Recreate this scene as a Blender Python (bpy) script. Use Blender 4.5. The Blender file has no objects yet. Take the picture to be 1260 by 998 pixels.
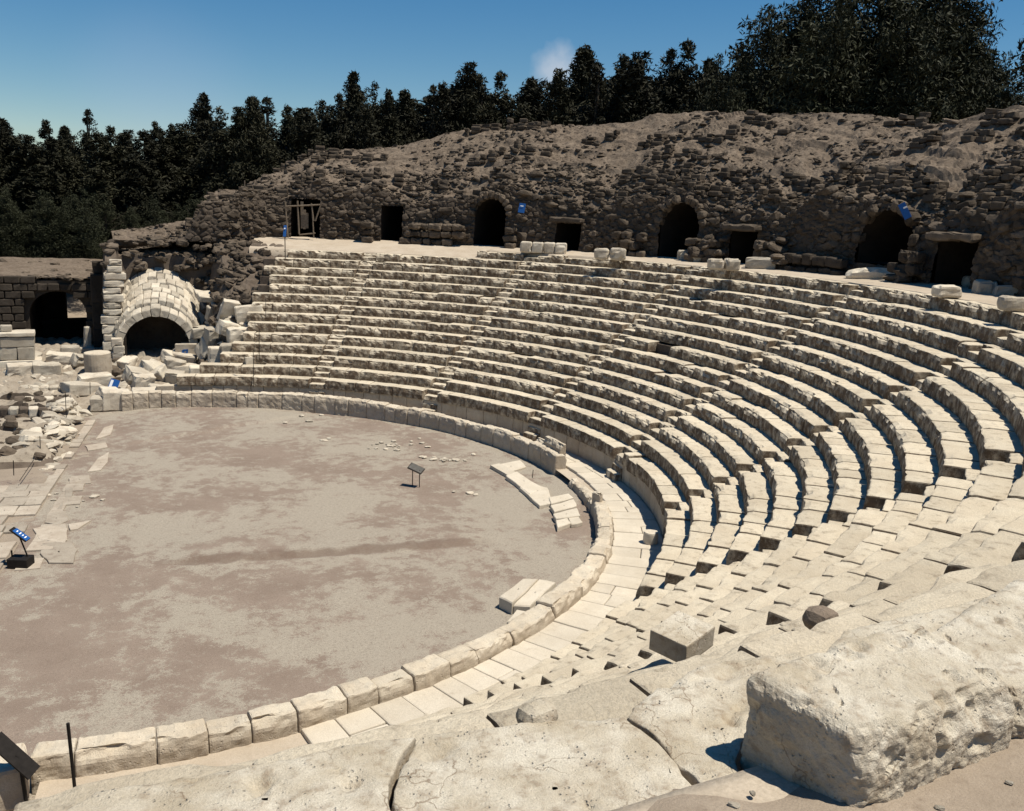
import bpy, math, random
import numpy as np
from mathutils import Matrix, Vector

random.seed(7)
RNG = np.random.default_rng(7)
S = bpy.context.scene
COL = S.collection
R_ = math.radians

# ------------------------------------------------------------------ camera, sky, sun, exposure
CAM_O = np.array([0.0, -28.5883, 9.5217])
CAM_F = np.array([0.37641546, 0.90205779, -0.21119455])
CAM_R = np.array([0.92535922, -0.37713631, 0.0384516])
CAM_U = np.array([0.04496357, 0.2099046, 0.97668743])
CAM_f = 1127.3
cd = bpy.data.cameras.new('camera')
cd.sensor_width = 36.0
cd.lens = CAM_f * 36.0 / 1260.0
cd.clip_start = 0.05
cd.clip_end = 6000
cam = bpy.data.objects.new('camera', cd)
COL.objects.link(cam)
m = Matrix.Identity(4)
for i in range(3):
    m[i][0] = CAM_R[i]; m[i][1] = CAM_U[i]; m[i][2] = -CAM_F[i]; m[i][3] = CAM_O[i]
cam.matrix_world = m
S.camera = cam

SUN_AZ, SUN_EL = -38.0, 68.0        # azimuth counter-clockwise from +X
SUN_STRENGTH, SKY_STRENGTH = 5.0, 0.067
W = bpy.data.worlds.new('World')
S.world = W
W.use_nodes = True
nt = W.node_tree
nt.nodes.clear()
wo = nt.nodes.new('ShaderNodeOutputWorld')
bg = nt.nodes.new('ShaderNodeBackground')
sky = nt.nodes.new('ShaderNodeTexSky')
sky.sky_type = 'NISHITA'
sky.sun_disc = False
sky.sun_elevation = R_(SUN_EL)
sky.sun_rotation = R_(90.0 - SUN_AZ)
sky.altitude = 0
sky.air_density = 1.0
sky.dust_density = 0.0
sky.ozone_density = 3.0
bg.inputs['Strength'].default_value = SKY_STRENGTH
# a small fair-weather cloud low over the trees and a faint veil to its left
tc = nt.nodes.new('ShaderNodeTexCoord')


def cloud_mask(direction, width, nscale, lo, hi):
    dirn = Vector(direction).normalized()
    dt = nt.nodes.new('ShaderNodeVectorMath'); dt.operation = 'DOT_PRODUCT'
    nrm = nt.nodes.new('ShaderNodeVectorMath'); nrm.operation = 'NORMALIZE'
    nt.links.new(tc.outputs['Generated'], nrm.inputs[0])
    nt.links.new(nrm.outputs[0], dt.inputs[0]); dt.inputs[1].default_value = dirn
    mr = nt.nodes.new('ShaderNodeMapRange')
    mr.inputs[1].default_value = math.cos(width); mr.inputs[2].default_value = 1.0
    nt.links.new(dt.outputs['Value'], mr.inputs[0])
    nz = nt.nodes.new('ShaderNodeTexNoise'); nz.inputs['Scale'].default_value = nscale
    nz.inputs['Detail'].default_value = 6
    nt.links.new(nrm.outputs[0], nz.inputs['Vector'])
    ad = nt.nodes.new('ShaderNodeMath'); ad.operation = 'ADD'
    nt.links.new(mr.outputs[0], ad.inputs[0]); nt.links.new(nz.outputs['Fac'], ad.inputs[1])
    m2 = nt.nodes.new('ShaderNodeMapRange')
    m2.inputs[1].default_value = lo; m2.inputs[2].default_value = hi
    nt.links.new(ad.outputs[0], m2.inputs[0])
    mu = nt.nodes.new('ShaderNodeMath'); mu.operation = 'MULTIPLY'
    nt.links.new(m2.outputs[0], mu.inputs[0]); nt.links.new(mr.outputs[0], mu.inputs[1])
    mu.use_clamp = True
    return mu


def ray(px, py):
    d = CAM_F + (px - 630) / CAM_f * CAM_R - (py - 499) / CAM_f * CAM_U
    return d


hs = nt.nodes.new('ShaderNodeHueSaturation')
hs.inputs['Hue'].default_value = 0.498
hs.inputs['Saturation'].default_value = 1.38
hs.inputs['Value'].default_value = 1.0
nt.links.new(sky.outputs[0], hs.inputs['Color'])
prev = hs.outputs[0]
for (px, py, wd, ns, lo, hi, amt, colr) in ((686, 84, 0.04, 42, 0.95, 1.5, 0.6, (7.6, 8.0, 8.8, 1)),
                                            (728, 92, 0.016, 38, 0.85, 1.6, 0.35, (7.0, 7.6, 8.8, 1)),
                                            (200, 118, 0.11, 8, 0.55, 1.8, 0.2, (5.5, 6.6, 9.0, 1))):
    mk = cloud_mask(ray(px, py), wd, ns, lo, hi)
    am = nt.nodes.new('ShaderNodeMath'); am.operation = 'MULTIPLY'; am.use_clamp = True
    am.inputs[1].default_value = amt
    nt.links.new(mk.outputs[0], am.inputs[0])
    mx = nt.nodes.new('ShaderNodeMixRGB')
    mx.inputs[2].default_value = colr
    nt.links.new(am.outputs[0], mx.inputs[0]); nt.links.new(prev, mx.inputs[1])
    prev = mx.outputs[0]
nt.links.new(prev, bg.inputs['Color'])
nt.links.new(bg.outputs[0], wo.inputs['Surface'])

sl = bpy.data.lights.new('sun', 'SUN')
sl.energy = SUN_STRENGTH
sl.angle = R_(0.53)
sl.color = (1.0, 0.94, 0.82)
sun = bpy.data.objects.new('sun', sl)
COL.objects.link(sun)
sd = Vector((math.cos(R_(SUN_AZ)) * math.cos(R_(SUN_EL)), math.sin(R_(SUN_AZ)) * math.cos(R_(SUN_EL)), math.sin(R_(SUN_EL))))
sun.rotation_euler = sd.to_track_quat('Z', 'Y').to_euler()
sun.location = (0, 0, 60)
S.view_settings.view_transform = 'Standard'
S.view_settings.look = 'None'
S.view_settings.exposure = 0.3
S.cycles.diffuse_bounces = 2
S.cycles.max_bounces = 4
S.view_settings.gamma = 1.0
S.view_settings.use_curve_mapping = False


# ------------------------------------------------------------------ geometry of the place
def at(px, py, z):
    """point of the horizontal plane z seen at photo pixel px, py"""
    d = ray(px, py)
    return CAM_O + d * ((z - CAM_O[2]) / d[2])


def at_r(px, py, R):
    """point of the vertical cylinder of radius R about the orchestra seen at photo pixel px, py"""
    d = ray(px, py)
    A = d[0] ** 2 + d[1] ** 2
    B = 2 * (CAM_O[0] * d[0] + CAM_O[1] * d[1])
    C = CAM_O[0] ** 2 + CAM_O[1] ** 2 - R * R
    return CAM_O + d * ((-B + math.sqrt(B * B - 4 * A * C)) / 2 / A)


def at_y(px, py, y):
    d = ray(px, py)
    return CAM_O + d * ((y - CAM_O[1]) / d[1])


RISE, TREAD, Z1, R1 = 0.42, 0.6539, 1.3451, 15.557
NROW = 15
PCX, PCY, PR = 0.0, 0.67, 13.93      # parapet circle
ZP = 0.30                            # passage level
ZD = 7.25                            # upper walkway level


def row_r(k): return R1 + (k - 1) * TREAD
def row_z(k): return Z1 + (k - 1) * RISE


def sink(k, az):
    """the near wedges have settled"""
    t = min(1.0, max(0.0, (-az - 30.0) / 46.0))
    return -(0.34 - 0.0125 * (k - 1)) * t * t * (3 - 2 * t)


# ------------------------------------------------------------------ noise
def _hash(ix, iy, iz, seed):
    h = (ix.astype(np.int64) * 374761393 + iy.astype(np.int64) * 668265263 + iz.astype(np.int64) * 2147483647 + seed * 974634777) & 0xFFFFFFFF
    h = ((h ^ (h >> 13)) * 1274126177) & 0xFFFFFFFF
    h = ((h ^ (h >> 16)) * 2246822519) & 0xFFFFFFFF
    h = h ^ (h >> 15)
    return (h & 0xFFFFFF) / float(0xFFFFFF)


def vnoise(P, seed=0):
    P = np.asarray(P, float)
    I = np.floor(P).astype(np.int64)
    F = P - I
    F = F * F * (3 - 2 * F)
    out = 0
    for dx in (0, 1):
        for dy in (0, 1):
            for dz in (0, 1):
                w = (F[:, 0] if dx else 1 - F[:, 0]) * (F[:, 1] if dy else 1 - F[:, 1]) * (F[:, 2] if dz else 1 - F[:, 2])
                out = out + w * _hash(I[:, 0] + dx, I[:, 1] + dy, I[:, 2] + dz, seed)
    return out * 2 - 1


def fbm(P, seed=0, oct=3):
    P = np.asarray(P, float)
    a, s, tot = 1.0, 0, 0
    for i in range(oct):
        s = s + a * vnoise(P * (2 ** i), seed + i * 17)
        tot += a
        a *= 0.5
    return s / tot


def worley(P, seed=0):
    """F1 and F2 distances and a random value of the nearest cell"""
    P = np.asarray(P, float)
    I = np.floor(P).astype(np.int64)
    f1 = np.full(len(P), 9.0); f2 = np.full(len(P), 9.0); cid = np.zeros(len(P))
    for dx in (-1, 0, 1):
        for dy in (-1, 0, 1):
            for dz in (-1, 0, 1):
                J = I + np.array([dx, dy, dz])
                pt = np.stack([J[:, 0] + _hash(J[:, 0], J[:, 1], J[:, 2], seed), J[:, 1] + _hash(J[:, 0], J[:, 1], J[:, 2], seed + 5),
                               J[:, 2] + _hash(J[:, 0], J[:, 1], J[:, 2], seed + 9)], 1)
                d = np.linalg.norm(P - pt, axis=1)
                c = _hash(J[:, 0], J[:, 1], J[:, 2], seed + 13)
                near = d < f1
                f2 = np.where(near, f1, np.minimum(f2, d))
                cid = np.where(near, c, cid)
                f1 = np.where(near, d, f1)
    return f1, f2, cid


# ------------------------------------------------------------------ object helpers
def mesh_data(name, V, F, mat, smooth=False):
    me = bpy.data.meshes.new(name)
    V = np.asarray(V, np.float32)
    F = np.asarray(F, np.int32)
    n = F.shape[1]
    me.vertices.add(len(V)); me.vertices.foreach_set('co', V.ravel())
    me.loops.add(F.size); me.loops.foreach_set('vertex_index', F.ravel())
    me.polygons.add(len(F))
    me.polygons.foreach_set('loop_start', np.arange(0, F.size, n, dtype=np.int32))
    me.polygons.foreach_set('loop_total', np.full(len(F), n, np.int32))
    me.polygons.foreach_set('use_smooth', np.full(len(F), bool(smooth)))
    me.materials.append(mat)
    me.update(calc_edges=True)
    return me


def link(name, me, parent=None, loc=(0, 0, 0), rot=(0, 0, 0), scale=(1, 1, 1)):
    o = bpy.data.objects.new(name, me)
    COL.objects.link(o)
    o.location = loc; o.rotation_euler = rot; o.scale = scale
    if parent is not None: o.parent = parent
    return o


def thing(name, label, cat, loc=(0, 0, 0), rz=0.0, group=None):
    o = bpy.data.objects.new(name, None)
    o.empty_display_size = 0.2
    COL.objects.link(o)
    o.location = loc; o.rotation_euler = (0, 0, rz)
    o['label'] = label; o['category'] = cat
    if group: o['group'] = group
    return o


def tag(o, label, cat, group=None):
    o['label'] = label; o['category'] = cat
    if group: o['group'] = group
    return o


def structure(o):
    o['kind'] = 'structure'
    return o


_lat = {}


def lattice(cx, cy, cz):
    """welded surface lattice of a box; cx.. are coordinate lists in -1..1"""
    key = (tuple(np.round(cx, 4)), tuple(np.round(cy, 4)), tuple(np.round(cz, 4)))
    if key in _lat: return _lat[key]
    nx, ny, nz = len(cx), len(cy), len(cz)
    idx = {}
    V = []
    def vid(i, j, k):
        if (i, j, k) not in idx:
            idx[(i, j, k)] = len(V)
            V.append((cx[i], cy[j], cz[k]))
        return idx[(i, j, k)]
    F = []
    for i in range(nx - 1):
        for j in range(ny - 1):
            F.append((vid(i, j, 0), vid(i, j + 1, 0), vid(i + 1, j + 1, 0), vid(i + 1, j, 0)))
            F.append((vid(i, j, nz - 1), vid(i + 1, j, nz - 1), vid(i + 1, j + 1, nz - 1), vid(i, j + 1, nz - 1)))
    for i in range(nx - 1):
        for k in range(nz - 1):
            F.append((vid(i, 0, k), vid(i + 1, 0, k), vid(i + 1, 0, k + 1), vid(i, 0, k + 1)))
            F.append((vid(i, ny - 1, k), vid(i, ny - 1, k + 1), vid(i + 1, ny - 1, k + 1), vid(i + 1, ny - 1, k)))
    for j in range(ny - 1):
        for k in range(nz - 1):
            F.append((vid(0, j, k), vid(0, j, k + 1), vid(0, j + 1, k + 1), vid(0, j + 1, k)))
            F.append((vid(nx - 1, j, k), vid(nx - 1, j + 1, k), vid(nx - 1, j + 1, k + 1), vid(nx - 1, j, k + 1)))
    r = (np.array(V, float), np.array(F, np.int32))
    _lat[key] = r
    return r


def ax(n, e):
    """lattice coordinates: n inner segments plus an edge segment of relative width e on either side"""
    return [-1.0] + list(np.linspace(-1 + e, 1 - e, n + 1)) + [1.0]


def round_box(size, n=(3, 2, 2), rad=0.05, rough=0.02, nscale=2.5, seed=0, chip=0.0, bottom_flat=True):
    """worn ashlar: rounded box with noise and chipped arrises, base centre at the origin"""
    sx, sy, sz = size
    hx, hy, hz = sx / 2, sy / 2, sz / 2
    rad = min(rad, hx * 0.9, hy * 0.9, hz * 0.9)
    q = 0.05
    V, F = lattice(ax(n[0], round(max(q, min(.8, rad / hx)) / q) * q), ax(n[1], round(max(q, min(.8, rad / hy)) / q) * q), ax(n[2], round(max(q, min(.8, rad / hz)) / q) * q))
    h = np.array([hx, hy, hz])
    P = V * h
    inn = np.clip(P, -(h - rad), h - rad)
    d = P - inn
    ln = np.linalg.norm(d, axis=1, keepdims=True)
    edge = (np.abs(d) > 1e-6).sum(1) >= 2
    dirn = d / np.maximum(ln, 1e-9)
    P = inn + dirn * rad
    nse = fbm(P * nscale + seed * 7.13, seed, 3)
    disp = nse * rough
    if chip > 0:
        c = np.clip(fbm(P * 4.0 + seed * 3.1, seed + 91, 2) - 0.05, 0, 1) * 2.2
        disp = disp - c * chip * edge
    P = P + dirn * disp[:, None]
    P[:, 2] += hz
    return P, F


def rock_mesh(name, seed, mat, n=3, flat=0.75, rough=0.3, smooth=False):
    c = list(np.linspace(-1, 1, n + 2))
    V, F = lattice(c, c, c)
    P = V / np.linalg.norm(V, axis=1, keepdims=True)
    box = V / np.maximum(np.abs(V).max(1, keepdims=True), 1e-6)
    P = P * 0.55 + box * 0.38
    P = P * (1 + rough * fbm(P * 1.6 + seed * 5.7, seed, 2))[:, None]
    # a few broken planes
    rg = np.random.default_rng(seed)
    for _ in range(4):
        nrm = rg.normal(size=3); nrm /= np.linalg.norm(nrm)
        lim = rg.uniform(0.55, 0.85)
        dd = P @ nrm
        P = P - np.outer(np.maximum(dd - lim, 0), nrm)
    P[:, 2] *= flat
    return mesh_data(name, P * 0.5, F, mat, smooth)


def smoothstep(x, a, b):
    t = np.clip((np.asarray(x, float) - a) / (b - a), 0, 1)
    return t * t * (3 - 2 * t)


# ------------------------------------------------------------------ materials
def new_mat(name):
    mt = bpy.data.materials.new(name)
    mt.use_nodes = True
    n = mt.node_tree.nodes
    n.clear()
    out = n.new('ShaderNodeOutputMaterial')
    p = n.new('ShaderNodeBsdfPrincipled')
    mt.node_tree.links.new(p.outputs[0], out.inputs[0])
    p.inputs['Specular IOR Level'].default_value = 0.15
    p.inputs['Roughness'].default_value = 0.95
    return mt, mt.node_tree, p


class NB:
    """small node helper"""
    def __init__(s, t): s.t = t
    def n(s, typ, **kw):
        nd = s.t.nodes.new(typ)
        for k, v in kw.items(): setattr(nd, k, v)
        return nd
    def l(s, a, b): s.t.links.new(a, b)
    def noise(s, vec, scale, detail=5, rough=0.6):
        nd = s.n('ShaderNodeTexNoise')
        nd.inputs['Scale'].default_value = scale
        nd.inputs['Detail'].default_value = detail
        nd.inputs['Roughness'].default_value = rough
        s.l(vec, nd.inputs['Vector'])
        return nd.outputs['Fac']
    def ramp(s, f, a, b, ca=0.0, cb=1.0):
        nd = s.n('ShaderNodeMapRange')
        nd.inputs[1].default_value = a; nd.inputs[2].default_value = b
        nd.inputs[3].default_value = ca; nd.inputs[4].default_value = cb
        s.l(f, nd.inputs[0])
        return nd.outputs[0]
    def mix(s, f, c1, c2, blend='MIX'):
        nd = s.n('ShaderNodeMixRGB'); nd.blend_type = blend
        for i, v in ((0, f), (1, c1), (2, c2)):
            if hasattr(v, 'links'): s.l(v, nd.inputs[i])
            elif i == 0: nd.inputs[0].default_value = v
            else: nd.inputs[i].default_value = (*v, 1)
        return nd.outputs[0]
    def math(s, op, a, b):
        nd = s.n('ShaderNodeMath'); nd.operation = op
        for i, v in ((0, a), (1, b)):
            if hasattr(v, 'links'): s.l(v, nd.inputs[i])
            else: nd.inputs[i].default_value = v
        return nd.outputs[0]


def stone(name, base, light, dark, grain=9.0, stain=0.55, stain_amt=0.7, bump=0.5, obj_coords=True, pits=0.0, tone=0.2, scale=1.0, patina_shade=0.0, bdist=0.05, cracks=0.0):
    mt, t, p = new_mat(name)
    b = NB(t)
    tcn = b.n('ShaderNodeTexCoord')
    if obj_coords:
        oi = b.n('ShaderNodeObjectInfo')
        ad = b.n('ShaderNodeVectorMath', operation='ADD')
        sc = b.n('ShaderNodeVectorMath', operation='SCALE')
        cm = b.n('ShaderNodeCombineXYZ')
        b.l(oi.outputs['Random'], cm.inputs[0])
        b.l(oi.outputs['Random'], cm.inputs[2])
        b.l(cm.outputs[0], sc.inputs[0]); sc.inputs['Scale'].default_value = 37.0
        b.l(tcn.outputs['Object'], ad.inputs[0]); b.l(sc.outputs[0], ad.inputs[1])
        vec = ad.outputs[0]
    else:
        vec = tcn.outputs['Object']
    big = b.noise(vec, 1.3 * scale, 4, 0.6)
    mid = b.noise(vec, 5.0 * scale, 6, 0.65)
    fin = b.noise(vec, grain * 5 * scale, 6, 0.7)
    c = b.mix(b.ramp(big, 0.35, 0.65), base, light)
    # dark weather crust in patches, and fine speckle
    st = b.math('ADD', b.math('MULTIPLY', mid, 0.65), b.math('MULTIPLY', fin, 0.35))
    c = b.mix(b.ramp(st, stain, stain + 0.1, 0, stain_amt), c, dark)
    c = b.mix(b.ramp(fin, 0.35, 0.62, 0.5, 0.0), c, tuple(x * 0.62 for x in base))
    if patina_shade > 0:
        # lichen and black crust on upright faces, deepened to hold painted shade
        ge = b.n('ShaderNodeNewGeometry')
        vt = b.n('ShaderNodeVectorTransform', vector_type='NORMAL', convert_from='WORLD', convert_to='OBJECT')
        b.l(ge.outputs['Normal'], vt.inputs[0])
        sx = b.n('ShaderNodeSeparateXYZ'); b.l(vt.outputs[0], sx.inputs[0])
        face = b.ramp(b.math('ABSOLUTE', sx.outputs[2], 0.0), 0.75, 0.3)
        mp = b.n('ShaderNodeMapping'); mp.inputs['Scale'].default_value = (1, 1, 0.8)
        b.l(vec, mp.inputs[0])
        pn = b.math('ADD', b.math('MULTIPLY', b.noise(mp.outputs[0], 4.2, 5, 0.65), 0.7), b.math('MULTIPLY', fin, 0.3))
        c = b.mix(b.math('MULTIPLY', face, b.ramp(pn, 0.38, 0.54, 0.2, patina_shade)), c, dark)
    if obj_coords:
        k = b.ramp(oi.outputs['Random'], 0, 1, 1 - tone, 1 + tone * 0.5)
        cmb = b.n('ShaderNodeCombineColor')
        for i in range(3): b.l(k, cmb.inputs[i])
        c = b.mix(1.0, c, cmb.outputs[0], 'MULTIPLY')
    ck = None
    if cracks > 0:
        wn = b.n('ShaderNodeTexNoise'); wn.inputs['Scale'].default_value = 4.0; wn.inputs['Detail'].default_value = 5
        b.l(vec, wn.inputs['Vector'])
        ws = b.n('ShaderNodeVectorMath', operation='SCALE'); ws.inputs['Scale'].default_value = 0.5
        b.l(wn.outputs['Color'], ws.inputs[0])
        wa = b.n('ShaderNodeVectorMath', operation='ADD'); b.l(vec, wa.inputs[0]); b.l(ws.outputs[0], wa.inputs[1])
        ve = b.n('ShaderNodeTexVoronoi', feature='DISTANCE_TO_EDGE'); ve.inputs['Scale'].default_value = 1.7
        b.l(wa.outputs[0], ve.inputs['Vector'])
        ck = b.math('MULTIPLY', b.ramp(ve.outputs['Distance'], 0.0, 0.012, 1, 0), b.ramp(b.noise(vec, 2.2, 3), 0.48, 0.56))
        c = b.mix(b.math('MULTIPLY', ck, cracks), c, tuple(x * 0.8 for x in dark))
    b.l(c, p.inputs['Base Color'])
    h = b.math('ADD', b.math('MULTIPLY', mid, 0.6), b.math('MULTIPLY', fin, 0.4))
    if pits > 0:
        vo = b.n('ShaderNodeTexVoronoi'); vo.inputs['Scale'].default_value = 16 * scale
        b.l(vec, vo.inputs['Vector'])
        pit = b.ramp(vo.outputs['Distance'], 0.05, 0.32)
        gate = b.ramp(b.noise(vec, 3.5 * scale, 3), 0.5, 0.62)
        h = b.math('SUBTRACT', h, b.math('MULTIPLY', b.math('SUBTRACT', 1.0, pit), b.math('MULTIPLY', gate, pits)))
    bp = b.n('ShaderNodeBump')
    bp.inputs['Strength'].default_value = bump
    bp.inputs['Distance'].default_value = bdist
    b.l(h, bp.inputs['Height'])
    b.l(bp.outputs[0], p.inputs['Normal'])
    return mt


M_SEAT = stone('seat_limestone', (0.56, 0.475, 0.355), (0.65, 0.57, 0.44), (0.10, 0.066, 0.042), stain=0.535, stain_amt=0.55, bump=1.0, tone=0.14, patina_shade=0.93)
M_PARA = stone('parapet_limestone', (0.53, 0.445, 0.335), (0.63, 0.555, 0.44), (0.20, 0.14, 0.10), stain=0.56, stain_amt=0.6, bump=0.8, pits=0.5, tone=0.12, patina_shade=0.35)
M_PAVE = stone('paving_limestone', (0.54, 0.47, 0.37), (0.62, 0.55, 0.445), (0.28, 0.21, 0.15), stain=0.57, stain_amt=0.5, bump=0.4, tone=0.1)
M_PAVE2 = stone('dusty_paving', (0.36, 0.30, 0.235), (0.47, 0.41, 0.33), (0.22, 0.165, 0.125), stain=0.53, stain_amt=0.6, bump=0.5, tone=0.25)
M_NEAR = stone('worn_limestone', (0.49, 0.415, 0.305), (0.70, 0.635, 0.52), (0.24, 0.165, 0.105), stain=0.515, stain_amt=0.6, bump=1.0, pits=0.6, tone=0.05, scale=2.6, bdist=0.025, cracks=0.8, patina_shade=0.3)
M_BLOCK = stone('broken_limestone', (0.48, 0.41, 0.32), (0.63, 0.565, 0.455), (0.17, 0.125, 0.09), stain=0.56, stain_amt=0.6, bump=0.7, tone=0.3)
M_BASALT = stone('basalt_rubble', (0.088, 0.067, 0.048), (0.17, 0.134, 0.10), (0.024, 0.019, 0.014), stain=0.54, stain_amt=0.75, bump=0.9, tone=0.45)
M_WALL = stone('rubble_core', (0.07, 0.054, 0.04), (0.11, 0.086, 0.066), (0.02, 0.016, 0.012), stain=0.52, stain_amt=0.7, bump=1.0, obj_coords=False)
M_DARKWALL = stone('dark_basalt_ashlar', (0.05, 0.04, 0.03), (0.08, 0.064, 0.05), (0.018, 0.015, 0.012), stain=0.54, stain_amt=0.7, bump=0.8)
M_EARTH = stone('rubble_earth', (0.115, 0.088, 0.066), (0.165, 0.13, 0.10), (0.04, 0.03, 0.022), stain=0.54, stain_amt=0.7, bump=1.0, obj_coords=False)
M_HILL = stone('dry_hillside', (0.15, 0.114, 0.083), (0.22, 0.172, 0.128), (0.03, 0.022, 0.016), stain=0.505, stain_amt=0.8, bump=1.0, obj_coords=False, scale=1.3)
M_PATH = stone('trodden_earth', (0.42, 0.345, 0.26), (0.49, 0.415, 0.325), (0.24, 0.18, 0.13), stain=0.55, stain_amt=0.4, bump=0.3, obj_coords=False)
M_TRACK = stone('brown_track', (0.30, 0.24, 0.18), (0.37, 0.30, 0.23), (0.17, 0.125, 0.09), stain=0.54, stain_amt=0.6, bump=0.6, obj_coords=False, scale=2.2, bdist=0.03)
M_BANK = stone('pale_rubble', (0.28, 0.23, 0.175), (0.38, 0.325, 0.255), (0.12, 0.09, 0.065), stain=0.53, stain_amt=0.7, bump=0.9, obj_coords=False)
M_INSHADE = stone('interior_shade', (0.030, 0.024, 0.018), (0.045, 0.036, 0.028), (0.015, 0.012, 0.01), bump=0.6, obj_coords=False)  # shade of the openings put into a near-black colour
M_GROUND = stone('ground_earth', (0.26, 0.21, 0.16), (0.32, 0.26, 0.2), (0.12, 0.09, 0.07), stain=0.56, bump=0.5, obj_coords=False, scale=0.5)


def simple(name, colr, rough=0.8, metal=0.0, nz=0.25, sc=12):
    mt, t, p = new_mat(name)
    b = NB(t)
    tcn = b.n('ShaderNodeTexCoord')
    f = b.noise(tcn.outputs['Object'], sc, 4)
    b.l(b.mix(b.ramp(f, 0.3, 0.7), tuple(x * (1 - nz) for x in colr), tuple(x * (1 + nz) for x in colr)), p.inputs['Base Color'])
    p.inputs['Roughness'].default_value = rough
    p.inputs['Metallic'].default_value = metal
    return mt


M_ROCKD = stone('brown_stone', (0.20, 0.155, 0.115), (0.28, 0.22, 0.17), (0.08, 0.06, 0.045), bump=0.8)
M_IRON = simple('dark_iron', (0.02, 0.017, 0.015), 0.6, 0.3)
M_BLUE = simple('blue_enamel', (0.018, 0.085, 0.27), 0.45, 0, 0.12)
M_WHITE = simple('white_paint', (0.75, 0.75, 0.75), 0.6, 0, 0.05)
M_WOOD = simple('grey_timber', (0.16, 0.125, 0.09), 0.9, 0, 0.35)
M_ROPE = simple('rope', (0.05, 0.042, 0.035), 0.9)
M_BARK = simple('bark', (0.05, 0.04, 0.03), 0.95, 0, 0.4, 4)


def leaf_mat(name, c1, c2):
    mt, t, p = new_mat(name)
    b = NB(t)
    g = b.n('ShaderNodeNewGeometry')
    oi = b.n('ShaderNodeObjectInfo')
    c = b.mix(g.outputs['Random Per Island'], c1, c2)
    k = b.ramp(oi.outputs['Random'], 0, 1, 0.7, 1.25)
    cmb = b.n('ShaderNodeCombineColor')
    for i in range(3): b.l(k, cmb.inputs[i])
    b.l(b.mix(1.0, c, cmb.outputs[0], 'MULTIPLY'), p.inputs['Base Color'])
    p.inputs['Roughness'].default_value = 0.7
    return mt


M_LEAF = leaf_mat('eucalyptus_leaf', (0.010, 0.0105, 0.005), (0.035, 0.033, 0.018))
M_LEAF2 = leaf_mat('dark_leaf', (0.012, 0.014, 0.006), (0.04, 0.042, 0.022))


def floor_mat():
    """orchestra floor: reddish trodden earth with worn pale crust in ragged patches"""
    mt, t, p = new_mat('orchestra_earth')
    b = NB(t)
    tcn = b.n('ShaderNodeTexCoord')
    vec = tcn.outputs['Object']
    # domain warp
    wp = b.n('ShaderNodeTexNoise'); wp.inputs['Scale'].default_value = 1.6; wp.inputs['Detail'].default_value = 6
    b.l(vec, wp.inputs['Vector'])
    off = b.n('ShaderNodeVectorMath', operation='SUBTRACT'); off.inputs[1].default_value = (0.5, 0.5, 0.5)
    b.l(wp.outputs['Color'], off.inputs[0])
    sc = b.n('ShaderNodeVectorMath', operation='SCALE'); sc.inputs['Scale'].default_value = 1.6
    b.l(off.outputs[0], sc.inputs[0])
    ad = b.n('ShaderNodeVectorMath', operation='ADD')
    b.l(vec, ad.inputs[0]); b.l(sc.outputs[0], ad.inputs[1])
    big = b.noise(ad.outputs[0], 0.26, 3, 0.55)
    mid = b.noise(vec, 2.2, 6, 0.7)
    fin = b.noise(vec, 16, 6, 0.75)
    vf = b.noise(vec, 60, 4, 0.75)
    pt = b.math('ADD', b.math('MULTIPLY', big, 0.40), b.math('ADD', b.math('MULTIPLY', mid, 0.30), b.math('MULTIPLY', fin, 0.30)))
    c = b.mix(b.ramp(b.noise(vec, 0.7, 5), 0.35, 0.65), (0.222, 0.170, 0.134), (0.268, 0.210, 0.167))
    c = b.mix(b.ramp(pt, 0.484, 0.506, 0, 0.9), c, (0.365, 0.325, 0.26))
    # darker soil exposed along the low erosion step
    sp = b.n('ShaderNodeSeparateXYZ'); b.l(vec, sp.inputs[0])
    dy = b.math('ADD', b.math('ADD', sp.outputs[1], 4.25), b.math('MULTIPLY', sp.outputs[0], 0.115))
    dy = b.math('ADD', dy, b.math('MULTIPLY', b.math('SUBTRACT', b.noise(vec, 1.1, 5), 0.5), 0.7))
    band = b.math('MULTIPLY', b.ramp(dy, -0.20, -0.10), b.ramp(dy, 0.12, 0.35, 1, 0))
    band = b.math('MULTIPLY', band, b.math('MULTIPLY', b.ramp(sp.outputs[0], 0.0, 1.0), b.ramp(sp.outputs[0], 8.0, 9.5, 1, 0)))
    c = b.mix(b.math('MULTIPLY', band, 0.75), c, (0.15, 0.105, 0.08))
    c = b.mix(b.ramp(fin, 0.52, 0.62, 0, 0.5), c, (0.14, 0.105, 0.08))
    c = b.mix(b.ramp(vf, 0.38, 0.58, 0.55, 0), c, (0.12, 0.09, 0.07))
    c = b.mix(b.ramp(vf, 0.62, 0.68, 0, 0.6), c, (0.5, 0.44, 0.35))
    b.l(c, p.inputs['Base Color'])
    h = b.math('ADD', b.math('MULTIPLY', mid, 0.5), b.math('ADD', b.math('MULTIPLY', fin, 0.35), b.math('MULTIPLY', vf, 0.15)))
    bp = b.n('ShaderNodeBump'); bp.inputs['Strength'].default_value = 0.5; bp.inputs['Distance'].default_value = 0.06
    b.l(h, bp.inputs['Height']); b.l(bp.outputs[0], p.inputs['Normal'])
    return mt


M_FLOOR = floor_mat()

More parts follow.
